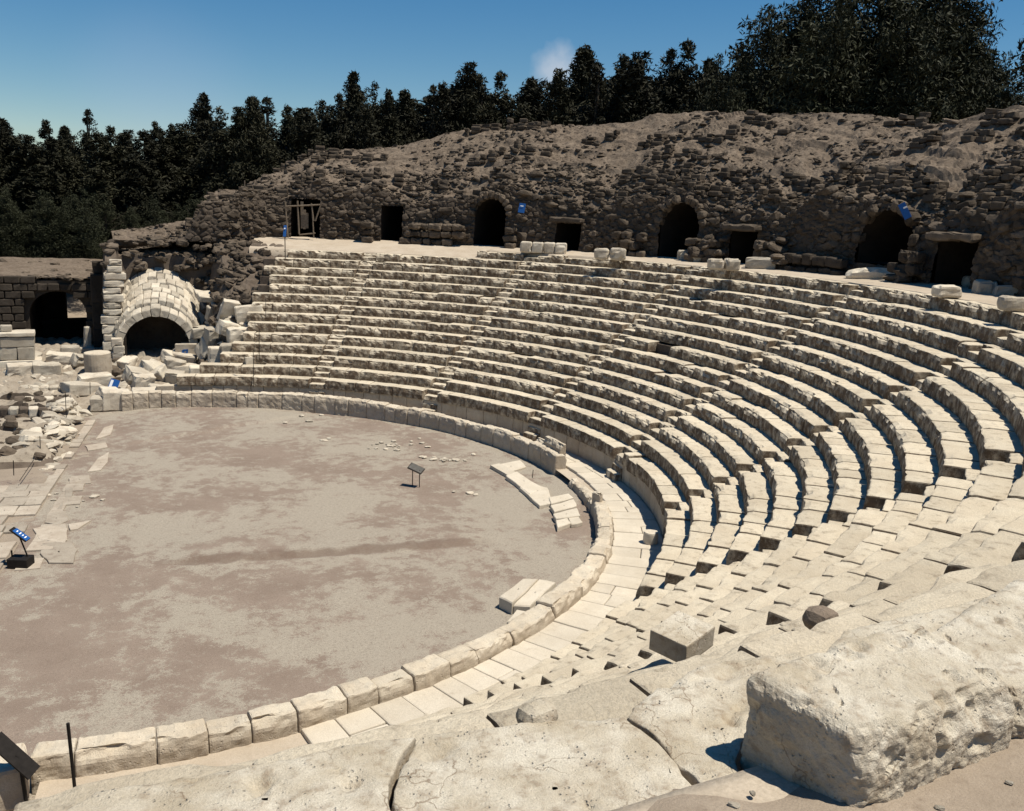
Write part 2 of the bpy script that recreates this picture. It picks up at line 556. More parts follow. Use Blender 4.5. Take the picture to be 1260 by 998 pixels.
# ------------------------------------------------------------------ the setting
# wide ground sheet reaching the horizon
def ground_height(r, az):
    seat = ((az > -100) & (az < 76))
    under = np.interp(r, [0, 15.6, 15.9, 24.7, 27.0, 30, 46, 60, 3000], [-0.1, -0.1, 0.4, 5.9, 6.3, 6.3, 5.0, 4.6, 4.6])
    left = np.interp(r, [0, 15, 18, 21, 36, 40, 60, 3000], [-1.6, -1.6, -1.2, 0.2, 0.4, 2.6, 4.6, 4.6])
    w = smoothstep(az, -112, -98) * (1 - smoothstep(az, 74, 80))
    plain = np.interp(r, [0, 15, 18, 60, 3000], [-1.6, -1.6, -0.4, -0.2, 4.0])
    w2 = smoothstep(az, 74, 80) * (1 - smoothstep(az, 125, 150))
    return under * w + left * w2 + plain * (1 - w - w2)


rs = np.array([0.01, 5, 10, 13, 15, 15.7, 16.5, 18, 20, 22, 24.7, 26, 27.5, 30, 34, 38, 42, 46, 52, 60, 80, 120, 200, 400, 800, 1500, 3000])
azs = np.arange(-180, 180.1, 3.0)
AZ, RR = np.meshgrid(azs, rs)
Zg = ground_height(RR, AZ)
V = np.stack([RR * np.cos(np.radians(AZ)), RR * np.sin(np.radians(AZ)), Zg], -1).reshape(-1, 3)


def grid_faces(nr, nc, off=0):
    i = np.arange(nr - 1)[:, None] * nc + np.arange(nc - 1)[None]
    i = i.ravel() + off
    return np.stack([i, i + 1, i + nc + 1, i + nc], 1)


structure(link('ground', mesh_data('ground', V, grid_faces(len(rs), len(azs))[:, ::-1], M_GROUND, True)))

# orchestra floor (disc up to the parapet, out past the stage line), with its low erosion step
xs = np.linspace(-9, 14.6, 237); ys = np.linspace(-14.6, 16.0, 307)
X, Y = np.meshgrid(xs, ys)
P = np.stack([X, Y, 0 * X], -1).reshape(-1, 3)
ridge_y = -4.6 - 0.115 * (P[:, 0] - 3) + 0.16 * vnoise(P * 0.9, 3) + 0.05 * vnoise(P * 5, 4)
rmask = smoothstep(P[:, 0], 0, 1.5) * (1 - smoothstep(P[:, 0], 8.2, 10))
h = 0.02 * fbm(P * 0.5, 11, 3) + 0.008 * fbm(P * 6, 12, 2)
h += 0.10 * (smoothstep(P[:, 1] - ridge_y, -0.06, 0.05) - smoothstep(P[:, 1] - ridge_y, 0.3, 3.0)) * rmask
# slumped edge running to the far wall
d2 = P[:, 1] - (8.7 + 0.5 * P[:, 0] + 0.25 * vnoise(P * 0.8, 8))
h += 0.09 * smoothstep(d2, -0.1, 0.2) * smoothstep(P[:, 0], -1.0, 0.5) * (1 - smoothstep(P[:, 0], 5, 9))
P[:, 2] = h
Fg = grid_faces(len(ys), len(xs))
cen = P[Fg].mean(1)
keep = (np.hypot(cen[:, 0] - PCX, cen[:, 1] - PCY) < PR + 0.25) | (cen[:, 0] < -1)
structure(link('orchestra_floor', mesh_data('orchestra_floor', P, Fg[keep], M_FLOOR, True)))

# stepped earth core under the seats
A0, A1 = -97.0, 74.0
na = 172
aa = np.radians(np.linspace(A0, A1, na))
prof = [(R1 + 0.42, -0.2), (R1 + 0.42, Z1 - 0.1)]
for k in range(1, NROW):
    prof += [(row_r(k) + 0.55, row_z(k) - 0.10), (row_r(k + 1) + 0.5, row_z(k) - 0.10)]
    if k < NROW - 1: prof += [(row_r(k + 1) + 0.5, row_z(k + 1) - 0.10)]
prof = np.array(prof)
V = np.concatenate([np.stack([q[0] * np.cos(aa), q[0] * np.sin(aa), np.full(na, q[1])], 1) for q in prof])
V[:, 2] -= np.tile(0.36 * smoothstep(-np.degrees(aa), 30, 76), len(prof)) * (V[:, 2] > 0.5)
structure(link('embankment', mesh_data('embankment', V, grid_faces(len(prof), na), M_EARTH)))

# upper walkway behind the top row
def walk_z(r, az):
    lip = np.where(az > 46, row_z(14) - 0.005, row_z(15) - 0.005)
    rl = np.where(az > 46, row_r(14), row_r(15)) + 0.5
    t = np.clip((r - rl) / (27.6 - rl), 0, 1)
    return lip + (7.36 - lip) * t


azw = np.radians(np.arange(-96, 76.01, 0.4))
tt = np.concatenate([[-0.001], np.linspace(0, 1, 26)])
Vw = []
for t in tt:
    az_d = np.degrees(azw)
    r0 = np.where(az_d > 46, row_r(14), row_r(15)) + 0.5 + 0.72 * (az_d < -72)
    r = r0 + (27.9 - r0) * t
    z = walk_z(r, az_d)
    Q = np.stack([r * np.cos(azw), r * np.sin(azw), z], 1)
    Q[:, 2] += 0.022 * fbm(Q * 1.3, 31, 3) + 0.01 - (0.55 if t < 0 else 0)
    Vw.append(Q)
structure(link('walkway', mesh_data('walkway', np.concatenate(Vw), grid_faces(len(tt), len(azw)), M_PATH, True)))

# ------------------------------------------------------------------ hillside of the ruined upper seating
CREST = np.array([(-120, 7.6), (-60, 9.0), (-48, 12.5), (-35, 15.0), (-20, 15.4), (0, 14.6), (3.6, 14.3), (7, 14.0), (10, 14.1), (13, 14.6), (18, 14.9), (26, 15.1), (31, 15.2), (43, 14.6), (52, 14.4), (57, 14.1), (62, 13.2), (67.5, 12.7), (71, 12.5), (74, 11.6), (76.5, 10.8), (78.5, 9.8), (81.5, 9.7), (84, 7.8), (88, 7.3), (94, 6.9), (100, 6.6)])


def crest(az): return np.interp(az, CREST[:, 0], CREST[:, 1])
def wall_top(az): return np.minimum(9.9 + 0.45 * np.sin(az * 0.31) + 0.25 * np.sin(az * 0.83 + 1), crest(az) - 0.7)


def hill_base(az):
    """radius of the wall foot"""
    return 27.5 - 1.7 * smoothstep(az, 74, 80)


def hill_z(r, az):
    rb = hill_base(az) + 0.45
    zt, zc = wall_top(az), crest(az)
    t = np.clip((r - rb) / (35.0 - rb), 0, 1)
    z = zt + (zc - zt) * (t ** 0.85)
    u = smoothstep(r, 37.5, 52)
    return z * (1 - u) + 4.5 * u


# openings in the arcade wall: centre azimuth, half width (m), foot, top, kind
OPEN = [(70.1, 0.85, 7.30, 9.55, 'rect'), (59.6, 0.62, 7.20, 9.35, 'rect'), (47.4, 0.95, 7.15, 9.95, 'arch'), (37.6, 0.72, 7.25, 8.80, 'rect'),
        (23.8, 1.10, 7.2, 10.05, 'arch'), (15.9, 0.72, 7.2, 8.85, 'rect'), (-0.2, 1.35, 8.15, 10.0, 'arch'), (-8.2, 1.0, 7.25, 8.95, 'rect')]


def open_outline(hw, z0, z1, kind, n=14):
    if kind == 'rect':
        return [(-hw, z0), (hw, z0), (hw, z1), (-hw, z1)]
    rad = min(hw, (z1 - z0) * 0.85)
    zs = z1 - rad
    pts = [(-hw, z0), (hw, z0)]
    for i in range(n + 1):
        a = math.pi * i / n
        pts.append((hw * math.cos(a), zs + rad * math.sin(a)))
    return pts


def in_open(s, z, hw, z0, z1, kind):
    if kind == 'rect':
        return (np.abs(s) < hw) & (z > z0 - 0.3) & (z < z1)
    rad = min(hw, (z1 - z0) * 0.85)
    zs = z1 - rad
    return (np.abs(s) < hw) & (z > z0 - 0.3) & ((z < zs) | ((s / hw) ** 2 + ((z - zs) / rad) ** 2 < 1))


# slope part (smoothly broken ground with ledges)
AZSTEP = 0.24
azh = np.arange(-62, 92.01, AZSTEP)
rq = np.concatenate([np.linspace(0.30, 9.5, 96), np.linspace(10, 26, 18)])
AZ, Q = np.meshgrid(azh, rq)
RB = hill_base(AZ)
RR = RB + Q
Zh = hill_z(RR, AZ)
P = np.stack([RR * np.cos(np.radians(AZ)), RR * np.sin(np.radians(AZ)), Zh], -1).reshape(-1, 3)
env = (smoothstep(Q, 0.2, 1.0) * (1 - smoothstep(Q, 12, 20))).ravel()
f1, f2, cid = worley(P * np.array([1.1, 1.1, 1.6]), 5)
lump = np.clip(f2 - f1, 0, 0.45) * (0.15 + 0.85 * (cid > 0.6)) * 0.5
nz_ = 0.26 * fbm(P * 0.4, 41, 4) + 0.11 * fbm(P * 2.6, 42, 3) - 0.12
ledge = (RR.ravel() * 0.7 + 0.8 * vnoise(P * 0.35, 47))
ledge = 0.34 * (smoothstep(ledge % 1.0, 0.0, 0.14) - (ledge % 1.0)) * (0.35 + 0.65 * smoothstep(vnoise(P * 0.3 + 5, 48), -0.3, 0.4))
rub = smoothstep(fbm(P * 0.45, 49, 3) - 0.035 * (Q.ravel() - 4), -0.25, 0.25)
a1, a2, c1 = worley(P * np.array([2.0, 2.0, 1.2]), 51)
b1, b2, c2 = worley(P * np.array([4.2, 4.2, 2.5]), 52)
stones = (0.30 * (c1 - 0.5) * smoothstep(a2 - a1, 0.02, 0.2) + 0.16 * (c2 - 0.4) * smoothstep(b2 - b1, 0.02, 0.25)) * (0.25 + 0.75 * rub)
gully = -0.35 * smoothstep(np.abs(vnoise(np.stack([AZ.ravel() * 0.16, Q.ravel() * 0.12, 0 * Q.ravel()], 1) + 3, 53)), 0.16, 0.0)
P[:, 2] += env * (nz_ + 0.3 * lump + 0.7 * ledge + 0.45 * stones)
hill = structure(link('hill', mesh_data('hill', P, grid_faces(len(rq), len(azh)), M_HILL)))

# arcade wall at the foot of the slope
wall = thing('arcade_wall', 'long dark rubble wall with arched and square doorways behind the upper walkway', 'wall', (0, 0, 0))
azc = np.arange(-62, 92.01, 0.145)
zq = np.linspace(0, 1, 52)
AZ, Q = np.meshgrid(azc, zq)
RB = hill_base(AZ)
ZT = hill_z(RB + 0.45, AZ) + 0.12
Zw = 7.0 + (ZT - 7.0) * Q
P0 = np.stack([RB * np.cos(np.radians(AZ)), RB * np.sin(np.radians(AZ)), Zw], -1).reshape(-1, 3)
f1, f2, cid = worley(P0 * np.array([2.3, 2.3, 3.4]), 15)
bulge = np.clip((f2 - f1) * 1.7, 0, 0.55) * (0.3 + 0.7 * cid) + 0.28 * fbm(P0 * 0.7, 16, 3)
Rw = RB.ravel() - 0.05 - 0.30 * bulge + 0.42 * Q.ravel() ** 2
azr = np.radians(AZ.ravel())
P = np.stack([Rw * np.cos(azr), Rw * np.sin(azr), P0[:, 2]], 1)
Fw = grid_faces(len(zq), len(azc))[:, ::-1]
caz = AZ.ravel()[Fw].mean(1); cz = P0[Fw][:, :, 2].mean(1)
keep = np.ones(len(Fw), bool)
for (a, hw, z0, z1, kd) in OPEN:
    s = np.radians(caz - a) * 27.3
    keep &= ~in_open(s, cz, hw, z0, z1, kd)
link('masonry', mesh_data('masonry', P, Fw[keep], M_WALL), wall)
for (a, hw, z0, z1, kd) in OPEN:
    out = open_outline(hw + 0.10, z0 - 0.25, z1 + 0.10, kd)
    n = len(out)
    V = []
    for (dr, k) in ((0.12, 1.0), (2.2, 1.0), (5.0, 0.92)):
        for (s, z) in out: V.append((dr, s * k, z if dr < 4 else z - 0.1))
    F = []
    for L in range(2):
        for i in range(n):
            j = (i + 1) % n
            F.append((L * n + i, L * n + j, (L + 1) * n + j, (L + 1) * n + i))
    ro = np.array(V)
    ca, sa = math.cos(R_(a)), math.sin(R_(a))
    rb = float(hill_base(a)) + 0.02
    W3 = np.stack([(rb + ro[:, 0]) * ca - ro[:, 1] * sa, (rb + ro[:, 0]) * sa + ro[:, 1] * ca, ro[:, 2]], 1)
    # close the far end with a fan
    cidx = len(W3)
    W3 = np.vstack([W3, W3[2 * n:3 * n].mean(0)])
    F += [(2 * n + i, 2 * n + (i + 1) % n, cidx, cidx) for i in range(n)]
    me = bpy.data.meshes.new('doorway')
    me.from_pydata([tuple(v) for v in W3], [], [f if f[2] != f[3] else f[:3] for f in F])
    me.materials.append(M_INSHADE)
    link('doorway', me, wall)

# rocks
ROCKS = [rock_mesh('rock', 100 + i, M_BASALT, 2, 0.8, 0.35) for i in range(14)]
TUFTS = [rock_mesh('rock', 150 + i, M_HILL, 2, 0.6, 0.45) for i in range(14)]
ROCKS_S = [rock_mesh('rock', 400 + i, M_BASALT, 1, 0.8, 0.4) for i in range(14)]
ROCKS_L = [rock_mesh('rock', 200 + i, M_BLOCK, 3, 0.8, 0.3) for i in range(10)]


def in_any_open(az, z, pad=0.0):
    for (a, hw, z0, z1, kd) in OPEN:
        s = R_(az - a) * 27.3
        if abs(s) < hw + pad and z < z1 + pad: return True
    return False


nrock = 0
stuffV, stuffF, so = [], [], 0
rv = [(np.array([v.co[:] for v in me.vertices]), np.array([p.vertices[:] for p in me.polygons])) for me in ROCKS_S]
tries = 0
wr = random.Random(3)
placed = []
while tries < 4200:
    tries += 1
    az = wr.uniform(-42, 80)
    zt = float(wall_top(np.array(az)))
    z = wr.uniform(7.15, zt + 0.3)
    big = tries < 420
    sz = wr.uniform(0.42, 0.85) if big else wr.uniform(0.14, 0.42)
    if in_any_open(az, z, 0.1 + sz * 0.35): continue
    r = float(hill_base(np.array(az))) - 0.06 + 0.42 * ((z - 7) / max(zt - 7, .5)) ** 2
    if big:
        if any(abs(az - q[0]) * 0.48 < (sz + q[2]) * 0.36 and abs(z - q[1]) < (sz + q[2]) * 0.27 for q in placed): continue
        placed.append((az, z, sz))
    a = R_(az)
    scl = (sz * wr.uniform(0.6, 0.9), sz * wr.uniform(0.9, 1.4), sz * wr.uniform(0.55, 0.9))
    i = wr.randrange(len(ROCKS))
    if big and nrock < 245:
        link('rock', ROCKS[i], wall, (r * math.cos(a), r * math.sin(a), z), (wr.uniform(-.25, .25), wr.uniform(-.25, .25), a + wr.uniform(-.3, .3)), scl)
        nrock += 1
    else:
        th = a + wr.uniform(-.4, .4)
        Rm = np.array([[math.cos(th), -math.sin(th), 0], [math.sin(th), math.cos(th), 0], [0, 0, 1]])
        P = (rv[i][0] * np.array(scl)) @ Rm.T + np.array([r * math.cos(a), r * math.sin(a), z])
        stuffV.append(P); stuffF.append(rv[i][1] + so); so += len(P)
for it in range(48):
    az = wr.choice((wr.uniform(-13, 2.5), wr.uniform(8.5, 13), wr.uniform(-9, -3), wr.uniform(17.5, 21.5)))
    if in_any_open(az, 8.4, 0.1): continue
    sz = wr.uniform(0.4, 0.95); rr_ = wr.uniform(26.75, 27.25); a = R_(az)
    link('rock', ROCKS[wr.randrange(len(ROCKS))], wall, (rr_ * math.cos(a), rr_ * math.sin(a), 7.3 + (rr_ - 26.6) * wr.uniform(0.2, 2.2)), (wr.uniform(-.4, .4), wr.uniform(-.4, .4), wr.uniform(0, 6)), (sz, sz * wr.uniform(.8, 1.5), sz * wr.uniform(.5, .8)))
o = link('small_rocks', mesh_data('small_rocks', np.concatenate(stuffV), np.concatenate(stuffF), M_BASALT), wall)
o['kind'] = 'stuff'

# stones lying on the hillside
_a, _q = np.meshgrid(np.arange(-60, 95, 0.25), np.arange(0, 11, 0.125), indexing='ij')
CLUMP = fbm(np.stack([_a * 0.26, _q * 0.55, 0 * _a], -1).reshape(-1, 3), 55, 3).reshape(_a.shape) - 0.02 * (_q - 3)
stuffV, stuffF, so = [], [], 0
nrock = 0
for it in range(26000):
    az = wr.uniform(-40, 91.5)
    q = wr.uniform(0.0, 10.0) if it > 4500 else (wr.uniform(0, 2.6) if it > 90 else wr.uniform(0, 9))
    if it > 280 and CLUMP[int((az + 60) * 4), int(q * 8)] + wr.uniform(-.3, .3) < 0.0: continue
    r = float(hill_base(np.array(az))) + 0.4 + q
    ci = len(azh)
    ia = int((az + 62) / AZSTEP); iq = int(np.argmin(np.abs(rq - (q + 0.4))))
    z = float(hill.data.vertices[iq * ci + ia].co.z) - (0.05 if q > 2.6 else 0)
    big = (it < 280)
    sz = wr.uniform(0.4, 0.8) if big else min(0.55, 0.09 + wr.expovariate(10.0))
    a = R_(az)
    scl = (sz * wr.uniform(0.7, 1.1), sz * wr.uniform(0.8, 1.4), sz * wr.uniform(0.5, 0.8))
    i = wr.randrange(len(ROCKS))
    if big:
        link('rock', (ROCKS if it % 3 else TUFTS)[i], hill, (r * math.cos(a), r * math.sin(a), z), (wr.uniform(-.3, .3), wr.uniform(-.3, .3), a + wr.uniform(-.5, .5)), scl)
    else:
        if it % 3 == 0: z -= 0.03; scl = (scl[0], scl[1], scl[2] * 0.7)
        th = a + wr.uniform(-1, 1)
        Rm = np.array([[math.cos(th), -math.sin(th), 0], [math.sin(th), math.cos(th), 0], [0, 0, 1]])
        P = (rv[i][0] * np.array(scl)) @ Rm.T + np.array([r * math.cos(a), r * math.sin(a), z + 0.02])
        stuffV.append(P); stuffF.append(rv[i][1] + so); so += len(P)
HV = np.array([v.co[:] for v in hill.data.vertices]).reshape(len(rq), len(azh), 3)
for c_ in range(34):
    a_s = wr.uniform(-14, 78); span = wr.uniform(3, 10); q_s = wr.uniform(0.3, 2.5) if c_ % 2 else wr.uniform(0.5, 8.0)
    a_c = a_s
    while a_c < a_s + span:
        ln_ = wr.uniform(0.3, 0.65)
        qq = q_s + 0.25 * math.sin(a_c * 0.9 + c_)
        iq_ = int(np.argmin(np.abs(rq - qq))); ia_ = int((a_c + 62) / AZSTEP)
        bp_ = HV[iq_, min(ia_, len(azh) - 1)]
        if wr.random() < 0.82:
            for lay in range(wr.choice((1, 2, 2, 3))):
                V, F = round_box((wr.uniform(.35, .6), ln_ * 0.95, wr.uniform(0.2, 0.3)), (1, 1, 1), 0.06, 0.07, 2.5, wr.randrange(9999), 0.1)
                th = R_(a_c) + wr.uniform(-.12, .12)
                Rm = np.array([[math.cos(th), -math.sin(th), 0], [math.sin(th), math.cos(th), 0], [0, 0, 1]])
                P = V @ Rm.T + bp_ + np.array([math.cos(th), math.sin(th), 0]) * 0.12 * lay + np.array([0, 0, 0.24 * lay - 0.08])
                stuffV.append(P); stuffF.append(F + so); so += len(P)
        a_c += math.degrees(ln_ / (27.5 + qq))
o = link('scattered_stones', mesh_data('scattered_stones', np.concatenate(stuffV), np.concatenate(stuffF), M_BASALT), hill)
o['kind'] = 'stuff'
# ------------------------------------------------------------------ seating rows
ORD = ['lowest', 'second', 'third', 'fourth', 'fifth', 'sixth', 'seventh', 'eighth', 'ninth', 'tenth', 'eleventh', 'twelfth', 'thirteenth', 'fourteenth', 'topmost']
STAIRS = [60.4, 39.3, 17.3, -4.6, -27.2, -49.8, -72.4]
STAIR_HW = 0.40
ENDS = {1: 84.0, 2: 80.5, 3: 77.5, 4: 76.0, 5: 74.6, 6: 74.2, 7: 74.6, 8: 74.2, 9: 74.4, 10: 72.3, 11: 72.6, 12: 73.6, 13: 72.4, 14: 71.0, 15: 46.5}
MISSING = {(7, -3.2), (8, 11.0)}


def polar_block(k, a0, a1, r0, r1, z0, z1, seed, fine=1, erode=0.035, tilt=0.0, both=False):
    """one worn stone of a curved row: front on radius r0; returns verts (about its own base centre), faces, origin, angle"""
    rm = (r0 + r1) / 2
    ln = math.radians(a1 - a0) * rm
    n = (max(2, int(round(ln / (0.22 / fine)))), max(2, int(round((r1 - r0) / (0.3 / fine)))), max(1, int(round((z1 - z0) / (0.2 / fine)))))
    P, F = round_box((r1 - r0, ln - 0.010, z1 - z0), (n[1], n[0], n[2]), 0.045 if both else 0.03, 0.0, seed=seed)
    am = math.radians((a0 + a1) / 2)
    # curve along the arc
    rad = rm + P[:, 0]
    ang = P[:, 1] / rm
    # weathering: front face bellies and its upper arris crumbles
    front = smoothstep(-P[:, 0], (r1 - r0) / 2 - 0.12, (r1 - r0) / 2 - 0.02)
    top = smoothstep(P[:, 2], (z1 - z0) - 0.22, (z1 - z0) - 0.03)
    up = P[:, 2] > (z1 - z0) - 0.04
    G = np.stack([rad * np.cos(am + ang), rad * np.sin(am + ang), P[:, 2] + z0], 1)
    e1 = fbm(G * 3.2, 61, 3)
    e2 = fbm(G * 7.5, 62, 2)
    crumble = np.clip(e1 + 0.15, 0, 1)
    rad = rad + front * (erode * (0.6 * e1 + 0.7 * e2) + top * (0.25 + crumble) * 0.09 * (erode / 0.035))
    z = P[:, 2] - front * up * crumble * 0.075 * (erode / 0.035) + up * (0.012 * fbm(G * 2.2, 63, 2) + tilt * P[:, 1])
    if both:
        back = smoothstep(P[:, 0], (r1 - r0) / 2 - 0.12, (r1 - r0) / 2 - 0.02)
        rad = rad - back * (erode * (0.7 * e1 + 0.8 * e2) + top * (0.3 + crumble) * 0.12)
        z = z + up * (0.05 * e1 + 0.03 * e2) - back * up * crumble * 0.08
    x = rad * np.cos(ang) - rm
    y = rad * np.sin(ang)
    return np.stack([x, y, z], 1), F, (rm * math.cos(am), rm * math.sin(am), z0), am


br = random.Random(21)
rows = []
for k in range(1, NROW + 1):
    nm = ORD[k - 1]
    if k == 1: lab = 'lowest seating row, on a tall smooth podium wall beside the paved passage'
    elif k == NROW: lab = 'topmost seating row, edging the walkway, broken off at its far left end'
    elif k == NROW - 1: lab = 'seating row just below the topmost, worn pale limestone blocks'
    else: lab = '%s seating row of worn limestone blocks counted up from the paved passage' % nm
    t = thing('seating_row', lab, 'seating row', (0, 0, 0), 0, 'curved stone seating rows')
    rows.append(t)
    r0, zt = row_r(k), row_z(k)
    wins = []
    lo, hi = -91.3, ENDS[k]
    hwd = [math.degrees(STAIR_HW / (r0 + 0.3))] * 7
    # stretches: plain blocks and notched stair blocks
    cuts = []
    for s, w in zip(STAIRS, hwd):
        if s + w < hi: cuts.append((s - w, s + w))
    cuts.sort()
    pos = lo
    spans = []
    for c0, c1 in cuts:
        spans.append((pos, c0, False)); spans.append((c0, c1, True)); pos = c1
    spans.append((pos, hi, False))
    for (s0, s1, notch) in spans:
        a = s0
        while a < s1 - 1e-6:
            ln = br.choice((0.7, 0.8, 0.95, 1.1, 1.3, 1.6)) * br.uniform(0.85, 1.15)
            if k == 15: ln = br.uniform(0.55, 0.95)
            if s1 < -50 and k > 10: ln *= 1.35
            d = math.degrees(ln / r0)
            b = s1 if (notch or a + d * 1.5 > s1) else a + d
            am = (a + b) / 2
            rj = br.uniform(-0.018, 0.018)
            zj = br.uniform(-0.008, 0.006)
            rt = 0.15 if (k == 15 and am < -74) else 0.0
            if k == 15 and am > 30: zj -= br.uniform(0, 0.12)
            if k == 14 and am > 46: pass
            near = am < -52
            fine = 1.9 if near and k > 9 else 1.6
            front = r0 + 0.40 if notch else r0 + rj
            er = 0.02 if k <= 2 and -60 < am < 22 else 0.038
            if am > -20: er = 0.055 if k > 2 else 0.03
            if am < -45: er = 0.026
            zj += sink(k, am)
            if am < -38: rj *= 0.45; zj = sink(k, am) + br.uniform(-.003, .003)
            if not notch and am > -38 and br.random() < 0.06: rj += br.uniform(0.04, 0.12); zj -= br.uniform(0.02, 0.08)
            gap = any(q[0] == k and abs(q[1] - am) < 1.2 for q in MISSING)
            if not gap:
                V, F, loc, ang = polar_block(k, a, b, front, r0 + TREAD + 0.10 + rt, zt - RISE - 0.02 + zj, zt + zj, br.randrange(9999), fine, er)
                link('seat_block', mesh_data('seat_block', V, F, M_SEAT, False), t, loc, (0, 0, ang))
            a = b
    if k == 1:
        # smooth upright slabs of the podium under the first seat
        a = -90.5
        while a < 86:
            d = math.degrees(br.uniform(0.5, 1.0) / r0)
            if not any(abs(a + d / 2 - s) < 0.2 for s in STAIRS):
                V, F, loc, ang = polar_block(1, a, a + d, r0 + 0.05 + br.uniform(-.006, .006), r0 + 0.45, ZP - 0.1, zt - RISE - 0.021 + sink(1, a), br.randrange(9999), 0.8, 0.008)
                link('podium_slab', mesh_data('podium_slab', V, F, M_PARA, False), t, loc, (0, 0, ang))
            a += d

# stairways: small half-height steps set into the notches
SLAB = ['first stairway from the left end, climbing past the scaffold niche side', 'stairway rising toward the small square doorway, second from the left',
        'middle stairway rising toward the tall arch with blocks before it', 'stairway that starts behind the upper drum stone by the passage',
        'stairway that starts behind the drum stone nearest the viewer', 'stairway with dark sided notches on the near slope, half seen from above', 'stairway on the foreground slope beside the sharp cut block']
for si, s in enumerate(STAIRS):
    t = thing('stairway', SLAB[si], 'stairs', (0, 0, 0), 0, 'stairways between the seating wedges')
    for k in range(1, NROW + 1):
        r0, zt = row_r(k), row_z(k)
        w = math.degrees((STAIR_HW - 0.015) / (r0 + 0.1))
        if s + w > ENDS[k]: continue
        V, F, loc, ang = polar_block(k, s - w, s + w, r0 + 0.03 + br.uniform(-.02, .03), r0 + 0.5, zt - RISE - 0.02 + sink(k, s), zt - 0.21 + sink(k, s) + br.uniform(-.02, .02), br.randrange(999), 1.3, 0.03)
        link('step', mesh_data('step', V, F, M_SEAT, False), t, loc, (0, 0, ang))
        if k == 1:
            for (dr, z) in ((-0.02, 0.78), (-0.24, 0.56)):
                if s > -20:
                    V, F, loc, ang = polar_block(k, s - w, s + w, r0 + dr, r0 + dr + 0.32, ZP - 0.05, z, br.randrange(999), 1, 0.02)
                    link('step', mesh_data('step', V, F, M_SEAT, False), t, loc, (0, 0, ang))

# ------------------------------------------------------------------ paved passage between parapet and seats
pas = np.radians(np.linspace(-97, 92, 190))
V = np.concatenate([np.stack([r * np.cos(pas), r * np.sin(pas) + (PCY if r < 15 else 0), np.full(190, ZP - 0.09)], 1) for r in (14.0, 15.9)])
passage = structure(link('passage_floor', mesh_data('passage_floor', V, grid_faces(2, 190), M_PATH)))
a = -80.0
while a < 84:
    d = math.degrees(br.uniform(0.5, 0.78) / 14.9)
    am = R_(a + d / 2)
    rin = PCX * math.cos(am) + PCY * math.sin(am) + PR + 0.52   # parapet's outer face seen from the origin (close enough)
    rout = R1 + 0.04
    sp = rin + (rout - rin) * br.uniform(0.35, 0.65)
    for (q0, q1) in (((rin, sp), (sp, rout)) if br.random() < 0.6 and rout - rin > 0.6 else ((rin, rout),)):
        if q1 - q0 < 0.12: continue
        V, F, loc, ang = polar_block(0, a, a + d, q0 + 0.006, q1 - 0.006, ZP - 0.12, ZP + br.uniform(-.008, .012), br.randrange(9999), 0.7, 0.004)
        link('paving_slab', mesh_data('paving_slab', V, F, M_PAVE, False), passage, loc, (0, 0, ang))
    a += d

# ------------------------------------------------------------------ orchestra parapet
def parapet(label, segs, name='parapet_wall'):
    t = thing(name, label, 'low wall', (PCX, PCY, 0), 0, 'stretches of the orchestra parapet')
    for (a0, a1, h0, h1, r0, r1, lmin, lmax) in segs:
        a = a0
        while a < a1 - 0.3:
            d = math.degrees(br.uniform(lmin, lmax) * br.choice((0.75, 1, 1, 1.15)) / PR)
            b = a1 if a + d * 1.45 > a1 else a + d
            u = ((a + b) / 2 - a0) / (a1 - a0)
            V, F, loc, ang = polar_block(0, a, b, r0 + br.uniform(-.02, .02), r1 + br.uniform(-.02, .02), -0.08, h0 + (h1 - h0) * u + br.uniform(-.05, .05), br.randrange(9999), 3.0, 0.035, 0.0, True)
            # rounded, weathered crown on both sides
            link('parapet_block', mesh_data('parapet_block', V, F, M_PARA, False), t, loc, (0, 0, ang))
            a = b
    return t


par_far = parapet('curved far parapet of pale blocks between the orchestra floor and the passage',
                  [(-0.5, 36, 0.72, 0.66, PR, PR + 0.5, 0.75, 1.25), (36, 93, 0.72, 0.82, PR, PR + 0.55, 0.5, 0.95)])
V, F, loc, ang = polar_block(0, 0.4, 6.0, PR + 0.32, PR + 0.56, 0.6, 1.08, 5, 2, 0.06)
link('parapet_block', mesh_data('parapet_block', V, F, M_PARA), par_far, loc, (0, 0, ang))
V, F, loc, ang = polar_block(0, 6.2, 8.6, PR + 0.36, PR + 0.56, 0.6, 0.86, 6, 2, 0.06)
link('parapet_block', mesh_data('parapet_block', V, F, M_PARA), par_far, loc, (0, 0, ang))
parapet('low broken stretch of parapet beside the leaning slabs at the right edge of the orchestra',
        [(-17.5, -6.0, 0.34, 0.30, PR + 0.02, PR + 0.42, 0.5, 0.9)])
parapet('curved near parapet of large rounded blocks at the foot of the foreground slope',
        [(-35, -17.8, 0.52, 0.45, PR + 0.04, PR + 0.55, 0.6, 1.1), (-60, -35, 0.62, 0.56, PR + 0.02, PR + 0.6, 0.9, 1.4), (-97.5, -60, 0.64, 0.60, PR + 0.02, PR + 0.56, 0.75, 1.05)])


# upright stub and two drum stones in the passage
def ashlar(name, label, cat, px, py, z, size, rz=0.0, mat=None, group=None, rad=0.05, rough=0.03, n=(5, 4, 4), chip=0.06, tilt=(0, 0), seed=None, pos=None):
    p = at(px, py, z) if pos is None else pos
    V, F = round_box(size, n, rad, rough, 3.0, seed if seed is not None else br.randrange(9999), chip)
    o = link(name, mesh_data(name, V, F, mat or M_BLOCK), None, (p[0], p[1], z), (tilt[0], tilt[1], rz))
    tag(o, label, cat, group)
    return o


